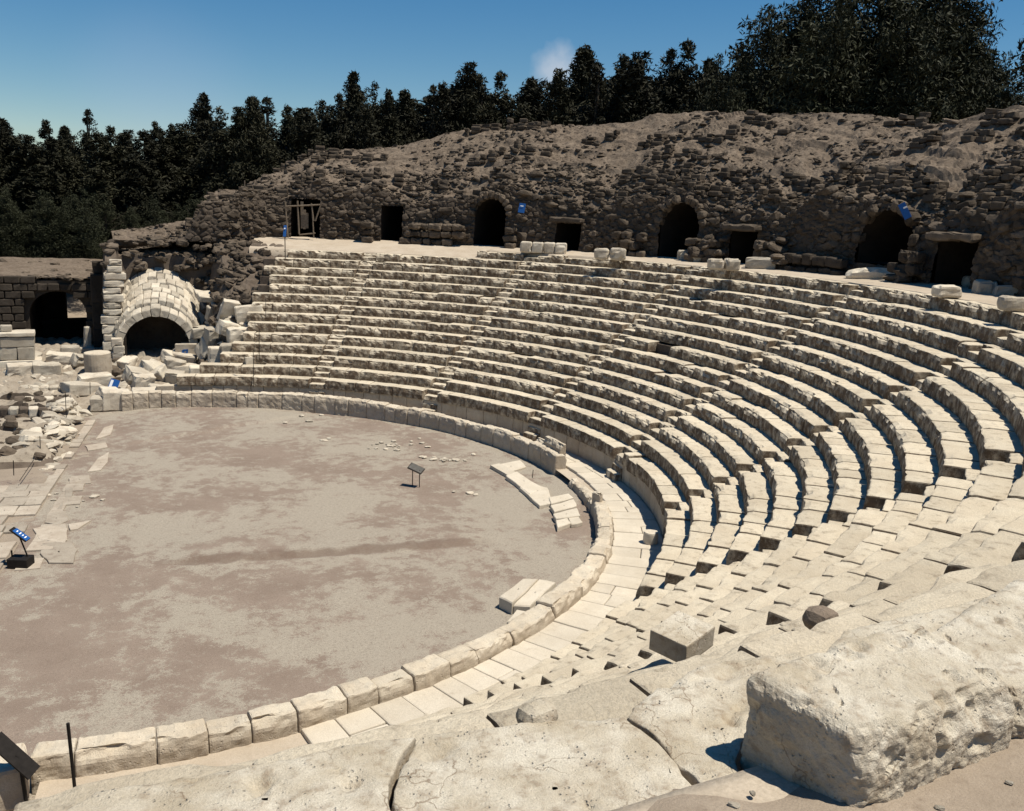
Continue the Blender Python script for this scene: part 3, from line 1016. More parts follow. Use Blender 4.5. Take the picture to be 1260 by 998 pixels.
def drum(name, label, px, py, z, rad, h, mat, tilt=(0, 0), n=28):
    p = at(px, py, z)
    V = []
    rg = [0.0, 0.5, 0.93, 1.0]
    prof = [(0.0, 0), (rad * 0.97, 0), (rad, 0.03), (rad * 1.01, h * 0.5), (rad * 0.98, h - 0.04), (rad * 0.93, h), (rad * 0.5, h + 0.004), (0.0, h)]
    for (q, z_) in prof:
        for i in range(n):
            a = 2 * math.pi * i / n
            V.append((q * math.cos(a), q * math.sin(a), z_))
    V = np.array(V)
    V[:, :2] *= (1 + 0.035 * fbm(V * 3.3 + px, 7, 2))[:, None]
    V[:, 2] += 0.02 * fbm(V * 4 + py, 8, 2) * (V[:, 2] > 0.01)
    F = []
    for L in range(len(prof) - 1):
        for i in range(n):
            j = (i + 1) % n
            F.append((L * n + i, L * n + j, (L + 1) * n + j, (L + 1) * n + i))
    o = link(name, mesh_data(name, V, F, mat, False), None, (p[0], p[1], z), (tilt[0], tilt[1], 0))
    tag(o, label, 'drum stone')
    return o


ashlar('broken_upright', 'thin pointed upright stub of stone on the passage paving', 'stone stub', 734, 621, ZP, (0.16, 0.34, 0.42), 0.5, M_PARA, rad=0.04, n=(3, 3, 4), chip=0.2)
drum('drum_stone', 'short round drum stone against the podium, farther of the two', 754, 587, ZP, 0.21, 0.26, M_PAVE)
drum('drum_stone', 'short round drum stone against the podium, nearer of the two', 800, 668, ZP, 0.21, 0.34, M_PAVE)


# ------------------------------------------------------------------ slab pieces
def prism(name, poly, z0, z1, mat, parent=None, seed=0, bevel=0.02, rough=0.01):
    """flat slab from a plan outline (list of xy), slightly bevelled, origin at its base centre"""
    poly = np.array(poly, float)
    area = 0.5 * np.sum(poly[:, 0] * np.roll(poly[:, 1], -1) - np.roll(poly[:, 0], -1) * poly[:, 1])
    if area < 0: poly = poly[::-1]
    c = poly.mean(0)
    pts = []
    for i in range(len(poly)):                     # subdivide and roughen the outline
        a, b = poly[i], poly[(i + 1) % len(poly)]
        m_ = max(1, int(np.linalg.norm(b - a) / 0.22))
        for j in range(m_): pts.append(a + (b - a) * j / m_)
    pts = np.array(pts)
    nz_ = fbm(np.c_[pts * 3.0, np.full(len(pts), seed * 1.7)], seed, 2)
    d = pts - c
    pts = c + d * (1 + 0.05 * nz_ / np.maximum(np.linalg.norm(d, axis=1), 0.3))[:, None]
    n = len(pts)
    d = pts - c
    L = np.maximum(np.linalg.norm(d, axis=1, keepdims=True), 1e-3)
    rings = [(pts, z0), (pts, z1 - bevel), (c + d * (1 - bevel / L), z1), (c + d * 0.5, z1), (c + d * 0.05, z1)]
    V = np.concatenate([np.c_[q, np.full(n, z)] for q, z in rings])
    top = V[:, 2] > z1 - bevel - 1e-4
    V[:, 2] += top * rough * fbm(V * 2.5, seed + 3, 3)
    F = []
    for L_ in range(len(rings) - 1):
        for i in range(n):
            j = (i + 1) % n
            F.append((L_ * n + i, L_ * n + j, (L_ + 1) * n + j, (L_ + 1) * n + i))
    V = V - np.array([c[0], c[1], z0])
    return link(name, mesh_data(name, V, F, mat), parent, (c[0], c[1], z0))


def px_poly(pts, z): return [at(x, y, z)[:2] for x, y in pts]


# raised slabs on the floor by the parapet gap
t = thing('slab_strip', 'curved strip of cracked paving slabs lying on the floor near the gap in the parapet', 'paving', (0, 0, 0))
for poly, h in (([(608, 572), (640, 566), (648, 574), (618, 583)], 0.08), ([(603, 572), (622, 583), (650, 606), (660, 601), (640, 583), (614, 570)], 0.13),
                ([(622, 585), (652, 608), (668, 600), (648, 588), (636, 580)], 0.14), ([(640, 600), (655, 614), (678, 610), (674, 600), (660, 596)], 0.13),
                ([(655, 614), (664, 622), (682, 618), (676, 608)], 0.12)):
    prism('slab', px_poly(poly, h), 0.0, h, M_PAVE, t, br.randrange(99))
t = thing('slab_stack', 'broken flat slabs lying in front of the low parapet stretch', 'paving', (0, 0, 0))
for poly, h in (([(676, 612), (700, 607), (706, 612), (678, 620)], 0.15), ([(678, 622), (706, 614), (710, 622), (682, 630)], 0.15),
                ([(680, 632), (710, 625), (714, 634), (684, 638)], 0.16), ([(684, 640), (698, 637), (702, 643), (686, 649)], 0.14),
                ([(699, 637), (712, 635), (717, 642), (703, 645)], 0.12)):
    prism('slab', px_poly(poly, h), 0.0, h, M_PAVE, t, br.randrange(99))
t = thing('slab_heap', 'two tilted slabs leaning on the inner side of the near parapet', 'paving', (0, 0, 0))
for poly, h in (([(614, 734), (630, 742), (662, 712), (644, 712)], 0.30), ([(632, 744), (652, 746), (684, 716), (664, 712)], 0.24), ([(624, 764), (640, 768), (650, 752), (636, 750)], 0.16)):
    prism('slab', px_poly(poly, h), 0.0, h, M_PAVE, t, br.randrange(99), 0.03, 0.02)
# stage-front paving with its channel
pav = structure(link('stage_pavement', mesh_data('stage_pavement', [(-9, -9, 0.006), (-3.95, -9, 0.006), (-1.75, 13.0, 0.006), (-9, 13.0, 0.006)], [(0, 1, 2, 3)], M_GROUND)))
d0, d1 = np.array([-3.60, -6.5]), np.array([-1.50, 13.2])
dv = (d1 - d0) / np.linalg.norm(d1 - d0); nv = np.array([-dv[1], dv[0]])
s = 0.0
while s < 19.4:
    L = br.uniform(0.5, 1.0)
    off = 0.17
    if 1.5 < s < 11 and br.random() < 0.85:
        wr0 = br.uniform(0.3, 0.95)
        c0 = d0 + dv * (s + 0.02) - nv * 0.17; c1 = d0 + dv * (s + L - 0.02) - nv * 0.17
        prism('paving_slab', [c0, c1, c1 - nv * wr0 * br.uniform(.7, 1), c0 - nv * wr0], -0.06, 0.045 + br.uniform(-.01, .01), M_PAVE2, pav, br.randrange(99), 0.015)
    nrow = 4 if s < 9.5 else 1
    for q in range(nrow):
        wd = br.uniform(0.45, 0.85) if nrow == 4 else br.uniform(0.26, 0.4)
        if br.random() < 0.85:
            c0 = d0 + dv * (s + 0.012) + nv * (off + 0.01); c1 = d0 + dv * (s + L - 0.012) + nv * (off + 0.01)
            prism('paving_slab', [c0, c1, c1 + nv * (wd - 0.02), c0 + nv * (wd - 0.02)], -0.06, 0.09 + br.uniform(-.02, .02), M_PAVE2, pav, br.randrange(99), 0.015)
        off += wd
    s += L
for poly in ([(52, 668), (88, 666), (94, 676), (90, 692), (60, 692), (50, 680)], [(40, 650), (62, 646), (84, 650), (80, 668), (48, 664)], [(58, 632), (78, 628), (84, 640), (70, 646), (56, 642)],
             [(84, 645), (112, 640), (96, 650), (86, 652)], [(108, 580), (120, 564), (134, 556), (132, 568), (124, 578)], [(118, 540), (128, 526), (140, 522), (136, 534)],
             [(84, 588), (96, 586), (98, 592), (86, 596)], [(80, 600), (90, 600), (88, 612), (80, 612)], [(70, 626), (78, 616), (76, 630), (66, 634)], [(105, 548), (130, 544), (132, 550), (108, 554)]):
    prism('paving_slab', px_poly(poly, 0.05), -0.03, 0.05, M_PAVE2, pav, br.randrange(99), 0.012)

# ------------------------------------------------------------------ the left end: rubble slope, vault, passage wall
def slope_h(x, y):
    r = np.hypot(x, y)
    az = np.degrees(np.arctan2(y, x))
    rise = np.clip(0.25 + (r - 16.2) * 0.74, 0.1, 6.9)
    low = np.clip(0.02 + (r - 15.0) * 0.165, 0.02, 1.12)
    wr_ = smoothstep(x, 2.9, 4.6)
    z = low * (1 - wr_) + rise * wr_
    cliff = smoothstep(y, 25.1, 25.5) * smoothstep(x, -1.75, -1.45)
    z = np.maximum(z, (6.1 + 0.09 * (y - 25)) * cliff)
    leftpier = smoothstep(x, -1.55, -1.35) * (1 - smoothstep(x, -0.75, -0.3)) * smoothstep(y, 22.6, 23.0)
    z = np.maximum(z, leftpier * np.clip(4.8 + (y - 23) * 0.75, 0, 6.6))
    return z


xs = np.arange(-12, 8.0, 0.11); ys = np.arange(14.6, 29.5, 0.11)
X, Y = np.meshgrid(xs, ys)
P = np.stack([X, Y, slope_h(X, Y)], -1).reshape(-1, 3)
r = np.hypot(P[:, 0], P[:, 1]); az = np.degrees(np.arctan2(P[:, 1], P[:, 0]))
f1, f2, cid = worley(P * np.array([1.8, 1.8, 1.8]), 25)
P[:, 2] += (np.clip(f2 - f1, 0, .5) * 0.3 + 0.14 * fbm(P * 1.1, 26, 3)) * smoothstep(r, 15.3, 17)
Fg = grid_faces(len(ys), len(xs))
caz = az[Fg].mean(1); cr = r[Fg].mean(1)
keep = (caz > 71.5) & (cr > 15.0)
hi_ = P[Fg][:, :, 2].mean(1) > 1.75
slope = structure(link('rubble_slope', mesh_data('rubble_slope', P, Fg[keep & hi_], M_EARTH)))
structure(link('rubble_ground', mesh_data('rubble_ground', P, Fg[keep & ~hi_], M_BANK)))


def at_slope(px, py):
    d = ray(px, py)
    for t in np.arange(34.0, 70.0, 0.04):
        q = CAM_O + d * t
        if q[2] < float(slope_h(np.array([q[0]]), np.array([q[1]]))[0]): return q
    return q


def slope_at(x, y): return float(slope_h(np.array([x]), np.array([y]))[0])


# rubble stones of the slope (parts of it)
for it in range(800):
    x = wr.uniform(-1.4, 6.8) if it % 3 else wr.uniform(2.8, 5.6); y = wr.uniform(17, 28.5)
    az_ = math.degrees(math.atan2(y, x))
    if az_ < 73.5 or (-0.9 < x < 3.2 and y < 25.6): continue
    sz = wr.uniform(0.25, 0.75)
    link('rock', ROCKS[wr.randrange(len(ROCKS))], slope, (x, y, slope_at(x, y) + 0.08), (wr.uniform(-.4, .4), wr.uniform(-.4, .4), wr.uniform(0, 6)), (sz, sz * wr.uniform(.7, 1.3), sz * wr.uniform(.6, .9)))

for it in range(110):
    x = wr.uniform(-1.4, 6.0); z = wr.uniform(3.2, 7.0)
    y = 25.25 + (z - 6) * 0.05
    if math.hypot(x - 1.3, max(0, z - 3.4)) < 2.3: continue
    sz = wr.uniform(0.3, 0.8)
    link('rock', ROCKS[wr.randrange(len(ROCKS))], slope, (x, y, z), (wr.uniform(-.3, .3), wr.uniform(-.3, .3), wr.uniform(0, 6)), (sz, sz * wr.uniform(.6, 1.0), sz * wr.uniform(.5, .8)))

# barrel vault of the side entrance
VX, VY0, VY1 = 0.98, 21.75, 25.7
VA = R_(90 - 87.0)                 # the axis leans a little to the right going in


def vault_pt(ang, rad, y):
    t_ = (y - VY0) / (VY1 - VY0)
    zc = 1.75 + 1.75 * t_
    x = VX + 0.09 * (y - VY0) + rad * math.cos(ang)
    return np.array([x, y, zc + rad * math.sin(ang) * 1.0])


vault = thing('entrance_vault', 'pale barrel vault of squared stones over a dark side entrance', 'vault', (VX, VY0, 0.9))
vo = np.array([VX, VY0, 0.9])


def wedge(name, y0, y1, a0, a1, ri, ro, mat, proud=0.0, seed=0):
    c = []
    lx = ax(2, 0.15); lt = ax(2, 0.15); lr = ax(1, 0.2)
    Vl, F = lattice(lx, lt, lr)
    P = []
    g = 0.014
    for (u, v, w) in Vl:
        y = y0 + g + (y1 - y0 - 2 * g) * (u + 1) / 2
        ga = g / ro
        a = a0 + ga + (a1 - a0 - 2 * ga) * (v + 1) / 2
        e = (abs(u) > 0.99) + (abs(v) > 0.99) + (abs(w) > 0.99)
        rr_ = ri + (ro + proud - ri) * (w + 1) / 2
        if w > 0.9 and (abs(u) > .99 or abs(v) > .99): rr_ -= 0.035
        P.append(vault_pt(a, rr_, y))
    P = np.array(P)
    P += 0.034 * np.stack([fbm(P * 5 + seed, 71, 2), fbm(P * 5 + seed, 72, 2), fbm(P * 5 + seed, 73, 2)], 1)
    c = P.mean(0)
    return link(name, mesh_data(name, P - c, F, mat), vault, tuple(c - vo))


ri, ro = 1.62, 1.98
nv_ = 13
for i in range(nv_):
    a0 = math.pi * i / nv_; a1 = math.pi * (i + 1) / nv_
    wedge('voussoir', VY0 - 0.05, VY0 + 0.42, a0, a1, ri, ro + (0.1 if i == 6 else 0), M_BLOCK, br.uniform(-.03, .05), i)
y = VY0 + 0.43
while y < VY1:
    L = br.uniform(0.36, 0.55)
    nn = br.choice((14, 15, 16, 17))
    offs = br.uniform(0, 0.5)
    for i in range(-1, nn):
        a0 = math.pi * (i + offs) / nn; a1 = math.pi * (i + 1 + offs) / nn
        a0 = max(a0, 0.1); a1 = min(a1, math.pi - 0.1)
        if a1 - a0 < 0.08: continue
        j = br.uniform(-.05, .05)
        wedge('vault_stone', y + j * 0.3, y + L, a0, a1, ri + 0.06, ro + 0.12, M_BLOCK, br.uniform(-.05, .12), i + y)
    y += L
# lining with shade in its colour, so that no light leaks in, and jambs
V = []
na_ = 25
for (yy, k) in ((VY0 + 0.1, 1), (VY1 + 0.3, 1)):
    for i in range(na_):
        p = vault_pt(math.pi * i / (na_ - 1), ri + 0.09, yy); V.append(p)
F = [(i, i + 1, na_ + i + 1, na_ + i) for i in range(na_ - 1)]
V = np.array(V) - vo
link('lining', mesh_data('lining', V, F, M_INSHADE), vault)
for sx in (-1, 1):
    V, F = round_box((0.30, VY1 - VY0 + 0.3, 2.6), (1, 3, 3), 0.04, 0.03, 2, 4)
    link('side_wall', mesh_data('side_wall', V, F, M_INSHADE), vault, (sx * (ri + 0.14) + 0.17, (VY1 - VY0) / 2 + 0.15, -0.75))
z = 0.35
for i in range(4):
    hh = br.uniform(0.42, 0.55)
    V, F = round_box((0.55, 0.5, hh), (3, 3, 3), 0.05, 0.03, 3, 40 + i, 0.08)
    link('jamb_block', mesh_data('jamb_block', V, F, M_BLOCK), vault, (-ri - 0.24 + br.uniform(-.05, .05), -0.12, z - 0.6), (0, 0, br.uniform(-.1, .1)))
    z += hh * 0.8

# coursed pier left of the vault
pier = thing('masonry_pier', 'tall pier of stacked pale ashlar courses left of the vault', 'pier', (-0.95, 23.0, 1.0))
z = 1.0
ci = 0
for (hh, w, sh) in ((0.52, 0.62, -.2), (0.5, 0.8, -.2), (0.36, 0.75, -.18), (0.5, 0.8, -.15), (0.45, 0.85, -.15), (0.34, 0.8, -.12), (0.34, 0.72, -.12), (0.42, 0.85, -.06), (0.33, 0.72, -.06), (0.38, 0.85, 0.0), (0.38, 0.92, 0.05), (0.36, 0.6, 0.1), (.3, .5, .1)):
    V, F = round_box((w + 0.1, 0.75, hh - 0.03), (3, 3, 2), 0.05, 0.03, 3, 60 + ci, 0.08)
    link('pier_block', mesh_data('pier_block', V, F, M_BLOCK), pier, (sh + br.uniform(-.05, .05), -0.35 + (z - 1) * 0.03, z - 1.0), (0, 0, br.uniform(-.06, .06)))
    z += hh
    ci += 1

# dark wall with an arched passage at far left
PWX, PWY = -3.9, 26.6
pw = thing('passage_wall', 'dark stone wall with an arched passage and sunlit flat top at the far left', 'wall', (PWX, PWY, 0.6))


def arch_block(x0, x1, z0, z1, ax0, ax1, zs, rad_z, y0, y1, mat, name, parent, n=16):
    """solid with an arched tunnel running along y"""
    hw = (ax1 - ax0) / 2; cx = (ax0 + ax1) / 2
    ain = [(ax0, z0)] + [(cx - hw * math.cos(math.pi * i / n), zs + rad_z * math.sin(math.pi * i / n)) for i in range(n + 1)] + [(ax1, z0)]
    aout = [(x0, z0)] + [(x0 + (x1 - x0) * i / n, z1) for i in range(n + 1)] + [(x1, z0)]
    m_ = len(ain)
    V = []
    for yy in (y0, y1):
        for p in ain: V.append((p[0], yy, p[1]))
        for p in aout: V.append((p[0], yy, p[1] + (0.5 if yy == y1 else 0)))
    F = []
    for i in range(m_ - 1):
        F.append((i, i + 1, m_ + i + 1, m_ + i))                               # front
        F.append((2 * m_ + i + 1, 2 * m_ + i, 3 * m_ + i, 3 * m_ + i + 1))     # back
        F.append((i + 1, i, 2 * m_ + i, 2 * m_ + i + 1))                       # tunnel
        F.append((m_ + i, m_ + i + 1, 3 * m_ + i + 1, 3 * m_ + i))             # outside
    V = np.array(V)
    return V, F


V, F = arch_block(-9.5, -1.55, -0.6, 4.15, -5.25, -2.45, 2.3, 1.25, PWY, PWY + 8.5, M_DARKWALL, 'body', pw)
V = V - np.array([PWX, PWY, 0.6])
V[:, 2] += 0.6
link('body', mesh_data('body', V, F, M_DARKWALL), pw, (0, 0, 0))
# the earth lying on top catches the sun
xs = np.linspace(-9.5, -1.5, 50); ys = np.linspace(PWY - 0.05, PWY + 8.6, 44)
X, Y = np.meshgrid(xs, ys)
P = np.stack([X, Y, 4.90 + 0.055 * (Y - PWY)], -1).reshape(-1, 3)
P[:, 2] += 0.08 * fbm(P * 1.2, 81, 3)
P = P - np.array([PWX, PWY, 0.6])
link('earth_top', mesh_data('earth_top', P, grid_faces(len(ys), len(xs)), M_HILL, True), pw)
for it in range(60):
    x = wr.uniform(-9.3, -1.6); y = wr.choice((wr.uniform(-0.3, 0.35), wr.uniform(0, 8)))
    sz = wr.uniform(0.2, 0.6)
    link('rock', ROCKS[wr.randrange(14)], pw, (x - PWX, y, 4.28 + 0.055 * y), (wr.uniform(-.3, .3), wr.uniform(-.3, .3), wr.uniform(0, 6)), (sz, sz * wr.uniform(.7, 1.4), sz * wr.uniform(.5, .8)))
# ashlars of its face: left half, lintel courses, and the high left part
z = 0.6
for c in range(11):
    hh = 0.40
    x = -9.3 + br.uniform(0, .4)
    while x < -1.7:
        L = br.uniform(0.45, 0.8)
        xm = x + L / 2
        zc = 0.6 + c * hh + hh / 2
        s_ = (xm + 3.85) / 1.5
        inside = abs(xm + 3.85) < 1.4 + L * 0.35 and (zc < 2.95 or (s_ ** 2 + ((zc - 2.9) / 1.35) ** 2) < 1.0)
        if not inside and not (zc > 4.75 and xm > -4.9):
            V, F = round_box((L - 0.03, 0.34, hh - 0.03), (2, 1, 1), 0.05, 0.03, 3, br.randrange(999), 0.04)
            link('wall_block', mesh_data('wall_block', V, F, M_DARKWALL), pw, (xm - PWX, -0.12 + br.uniform(-.04, .03), zc - hh / 2 - 0.6))
        x += L
# far end partly walled
V, F = round_box((1.5, 0.6, 4.3), (3, 2, 4), 0.08, 0.06, 2, 5)
link('inner_pier', mesh_data('inner_pier', V, F, M_DARKWALL), pw, (-0.75, 8.0, -0.6))
V, F = round_box((3.6, 0.6, 1.75), (3, 2, 3), 0.1, 0.08, 2, 6)
link('inner_wall', mesh_data('inner_wall', V, F, M_DARKWALL), pw, (0.2, 7.6, -0.6))
V, F = round_box((0.55, 0.6, 0.65), (3, 3, 3), 0.06, 0.04, 3, 9, .08)
link('cap_block', mesh_data('cap_block', V, F, M_DARKWALL), pw, (2.15, -0.1, 4.55))
for i in range(3):
    V, F = round_box((0.8, 0.8, 1.55), (3, 3, 4), 0.06, 0.05, 3, 19 + i, .06)
    link('flank_block', mesh_data('flank_block', V, F, M_DARKWALL), pw, (2.15, -0.3, i * 1.5 + 0.0))
V, F = round_box((0.34, 0.4, 1.5), (2, 2, 4), 0.08, 0.03, 3, 9, .05)
o = link('standing_stone', mesh_data('standing_stone', V, F, M_BLOCK), None, (*at_y(107, 422, 24.6)[:2], 1.0), (0, 0.04, 0.2))
tag(o, 'slim grey upright stone between the arched passage and the pier', 'standing stone')

# pedestal of squared blocks at the left edge
ped = thing('pedestal', 'squared pale stone pedestal with a moulded cap at the left picture edge', 'pedestal', (-5.3, 21.0, 0.95))
for (w, d, h_, z, dx) in ((1.9, 1.3, 0.5, 0.0, 0.05), (0.75, 1.1, 0.62, 0.5, -0.42), (0.72, 1.1, 0.62, 0.5, 0.34), (1.45, 1.1, 0.5, 1.12, 0), (1.55, 1.2, 0.22, 1.62, 0), (0.5, 0.5, .3, 1.84, -.45)):
    V, F = round_box((w, d, h_ - 0.012), (4, 3, 2), 0.035, 0.02, 3, br.randrange(99), 0.04)
    link('pedestal_block', mesh_data('pedestal_block', V, F, M_BLOCK), ped, (dx, 0, z), (0, 0, 0.06))

p = at(122, 462, 0.75)
drum('column_drum', 'squat grey column drum standing before the vault', 122, 462, 0.75, 0.62, 1.15, M_PARA, (0.02, -0.03))
bpy.data.objects['column_drum']['category'] = 'column drum'

# fallen building blocks; each named by what stands near it
HEAP = 'fallen building blocks heaped before the vault'
blk = [  # px, py (foot), z, size, yaw, tilt, label
    (57, 460, 0.6, (1.0, .6, .5), .1, (.1, .05), 'tan block leaning in the rubble left of the column drum'),
    (75, 446, 0.7, (1.1, .6, .45), -.2, (.1, .1), 'long pale block behind the leaning tan block'),
    (92, 452, 0.7, (.5, .5, .6), .6, (.4, .3), 'pale upturned block just left of the column drum'),
    (87, 440, 0.85, (.75, .6, .55), .05, (0, 0), 'square flat topped block in front of the arched passage'),
    (105, 436, 0.95, (.7, .5, .35), .1, (0, .1), 'flat pale block behind the column drum'),
    (25, 460, 0.55, (.9, .7, .45), .15, (.05, 0), 'rounded pale block low in the left rubble'),
    (12, 448, 0.7, (1.3, .8, .5), .3, (.15, 0), 'broad tumbled block under the pedestal'),
    (33, 444, 0.7, (.9, .7, .45), -.3, (.1, .25), 'tilted pale slab beside the pedestal foot'),
    (100, 484, 0.45, (1.35, .9, .45), .5, (0, .12), 'big flat pale slab lying in front of the column drum'),
    (118, 474, 0.5, (1.2, .8, .5), .2, (.05, -.05), 'thick slab tucked under the column drum'),
    (157, 452, 0.7, (.55, .8, .45), -.5, (.2, .1), 'oblong pale block right of the column drum'),
    (133, 490, 0.35, (.8, .7, .4), .8, (.5, .2), 'brown tilted block below the blue label plate'),
    (143, 503, 0.1, (.95, .65, .72), .08, (0, .02), 'large squared block at the end of the far parapet'),
    (123, 504, 0.1, (.6, .6, .5), -.1, (0, 0), 'small rough block left of the squared end block'),
    (180, 492, 0.25, (1.0, .7, .5), .05, (0, 0), 'smooth rectangular block set on the low kerb'),
    (165, 470, 0.5, (.9, .7, .6), .4, (.3, .3), 'dark sided boulder in the middle of the rubble heap'),
    (185, 462, 0.6, (1.0, .8, .55), .9, (.45, .2), 'sharp edged pale block upended in the heap'),
    (196, 466, 0.6, (.8, .6, .5), -.6, (.4, -.3), 'pale wedge shaped block beside the upended one'),
    (176, 478, 0.45, (.8, .6, .6), .2, (.1, .1), 'tan squarish block low in the heap'),
    (200, 482, 0.4, (1.1, .4, .3), .3, (.1, .15), 'long thin pale block lying slantwise on the heap'),
    (212, 462, 0.65, (.8, .6, .75), .2, (.1, .2), 'tall pale block in front of the dark entrance'),
    (215, 470, 0.5, (.7, .5, .5), -.3, (.2, .1), 'brown streaked block at the right of the heap'),
    (211, 446, 0.9, (.9, .6, .5), .7, (.3, .2), 'pale tumbled block at the right foot of the entrance'),
    (226, 446, 0.95, (1.0, .7, .5), -.2, (.2, .15), 'rough pale boulder in front of the painted slab'),
    (236, 434, 1.2, (.95, .4, .5), .15, (0, .08), 'plain tan block before the painted slab'),
    (254, 440, 1.3, (.95, .9, .75), .5, (.5, .3), 'round faced pale block right of the plain tan block'),
    (272, 446, 1.2, (.95, .7, .7), .05, (0, 0), 'square tan block at the end of the third seat row'),
    (288, 436, 1.5, (1.05, .7, .5), -.05, (0, -.05), 'crisp white topped block near the row ends'),
    (264, 424, 1.8, (.85, .7, .75), .3, (.1, .1), 'weathered boulder above the square tan block'),
    (294, 420, 2.1, (.9, .7, .6), .1, (.05, 0), 'white topped block resting against the sixth row'),
    (280, 412, 2.2, (1.0, .6, .6), .4, (.2, .3), 'slanting pale block below the black gap'),
    (256, 412, 2.1, (1.35, .7, .45), .1, (.1, -.08), 'wide flat pale slab above the weathered boulder'),
    (236, 412, 1.9, (.6, .5, .5), .0, (0, 0), 'small block against the right side of the vault'),
    (252, 400, 2.4, (.65, .6, .6), .5, (.1, .1), 'small rounded block over the wide flat slab'),
    (250, 384, 2.7, (1.2, .8, .45), 1.1, (.9, .1), 'bright angular slab standing beside the vault'),
    (262, 368, 3.2, (1.5, .9, .3), .2, (.25, .1), 'broad white slab lying on the vault shoulder'),
    (278, 394, 2.5, (.75, .35, .95), .2, (.3, .2), 'triangular pale stone pointing down in the rubble'),
    (260, 392, 2.4, (.5, .4, .6), .2, (.2, .1), 'small yellowish stone by the triangular one'),
    (308, 396, 2.9, (1.15, .6, .75), -.1, (0, -.08), 'tan block tilted at the end of the seventh row'),
    (318, 458, 1.1, (1.3, .9, .75), .1, (.02, .04), 'brown weathered block lying across the lower rows'),
    (226, 462, 0.9, (1.1, .6, .5), .0, (0, 0), 'rough pale block at the start of the second row'),
    (244, 470, .6, (.7, .6, .7), .0, (0, .03), 'dark sided block beneath the row ends'),
]
for i, (px, py, z, sz, yaw, tl, lab) in enumerate(blk):
    p = at_slope(px, py)
    zz = max(p[2] - 0.06, 0.0)
    sz = tuple(1.22 * q for q in sz)
    ashlar('fallen_block', lab, 'stone block', px, py, zz, sz, yaw, M_BLOCK, HEAP, rad=0.06, rough=0.07, n=(4, 3, 3), chip=0.12, tilt=tl, seed=300 + i, pos=p)
# small stones filling the heap: parts of the slope
for it in range(270):
    px = wr.uniform(-20, 310); py = wr.uniform(425, 492)
    z = 0.9 - (py - 430) * 0.012 + max(0, (px - 230)) * 0.012
    p = at_slope(px, py)
    z = max(float(p[2]), 0.05)
    if p[1] > 20.9 and -0.6 < p[0] < 2.7: continue
    sz = wr.uniform(0.22, 0.7)
    link('rock', ROCKS_L[wr.randrange(len(ROCKS_L))], slope, (p[0], p[1], max(z - 0.05, 0.02)), (wr.uniform(-.6, .6), wr.uniform(-.6, .6), wr.uniform(0, 6)), (sz, sz * wr.uniform(.7, 1.2), sz * wr.uniform(.6, 1)))
for it in range(125):
    px = wr.uniform(236, 330) if it % 2 else wr.uniform(140, 335); py = wr.uniform(372, 496)
    if py < 440 and px < 246: continue
    p = at_slope(px, py)
    sz = wr.uniform(0.5, 1.0)
    link('rock', ROCKS_L[wr.randrange(len(ROCKS_L))], slope, (p[0], p[1], max(float(p[2]) + 0.05, 0.05)), (wr.uniform(-.6, .6), wr.uniform(-.6, .6), wr.uniform(0, 6)), (sz, sz * wr.uniform(.6, 1.0), sz * wr.uniform(.5, .8)))
# rubble bank of the stage front on the left
xs = np.arange(-9, -1.7, 0.1); ys = np.arange(5.6, 17.5, 0.1)
X, Y = np.meshgrid(xs, ys)
P = np.stack([X, Y, 0 * X], -1).reshape(-1, 3)
Zb = (0.65 * smoothstep(-X - 2.35 - 0.05 * (12.5 - Y), 0, 0.8) + 0.25 * fbm(P * 1.5, 5, 3).reshape(X.shape)) * smoothstep(Y, 5.8, 7.2) - 0.10
slot = smoothstep(np.sin((Y + 0.35 * vnoise(P * 0.8, 6).reshape(X.shape)) * 4.1), -0.1, 0.35)
Zb -= 1.5 * smoothstep(-X - 0.07 * (14 - Y), 2.95, 3.3) * smoothstep(Y, 9.6, 10.2) * (1 - smoothstep(Y, 16.2, 16.8)) * slot
Zb -= 1.6 * smoothstep(-X, 6.8, 9.0)
P[:, 2] = Zb.ravel()
Fb = grid_faces(len(ys), len(xs))
pale_ = P[Fb][:, :, 2].min(1) > 0.12
bank = structure(link('stage_bank', mesh_data('stage_bank', P, Fb[pale_ | (P[Fb][:, :, 0].mean(1) > -2.9)], M_BANK)))
structure(link('stage_pit', mesh_data('stage_pit', P, Fb[~(pale_ | (P[Fb][:, :, 0].mean(1) > -2.9))], M_EARTH)))  # slots take a darker earth that stands in for their shade
for it in range(150):
    y = wr.uniform(5.6, 16.5); x = wr.uniform(-6.5, -2.2 - 0.07 * (13.5 - y))
    sz = wr.uniform(0.18, 0.62)
    light = x > -3.0 or wr.random() < 0.1
    link('rock', (ROCKS_L if light else ROCKS)[wr.randrange(10)], bank, (x, y, float(bank.data.vertices[int(np.clip(round((y - 5.6) / 0.1), 0, 118)) * 73 + int(np.clip(round((x + 9) / 0.1), 0, 72))].co.z) + 0.02), (wr.uniform(-.4, .4), wr.uniform(-.4, .4), wr.uniform(0, 6)), (sz, sz * wr.uniform(.7, 1.5), sz * wr.uniform(.5, .9)))
for it in range(46):
    y = wr.uniform(6.6, 14.5); x = -1.95 - 0.105 * (13.2 - y) - wr.uniform(0.45, 1.5)
    sz = wr.uniform(0.45, 1.0)
    link('rock', ROCKS_L[wr.randrange(10)], bank, (x, y, float(bank.data.vertices[int(np.clip(round((y - 5.6) / 0.1), 0, 118)) * 73 + int(np.clip(round((x + 9) / 0.1), 0, 72))].co.z) - 0.02), (wr.uniform(-.3, .3), wr.uniform(-.3, .3), wr.uniform(0, 6)), (sz, sz * wr.uniform(.6, 1.2), sz * wr.uniform(.35, .7)))
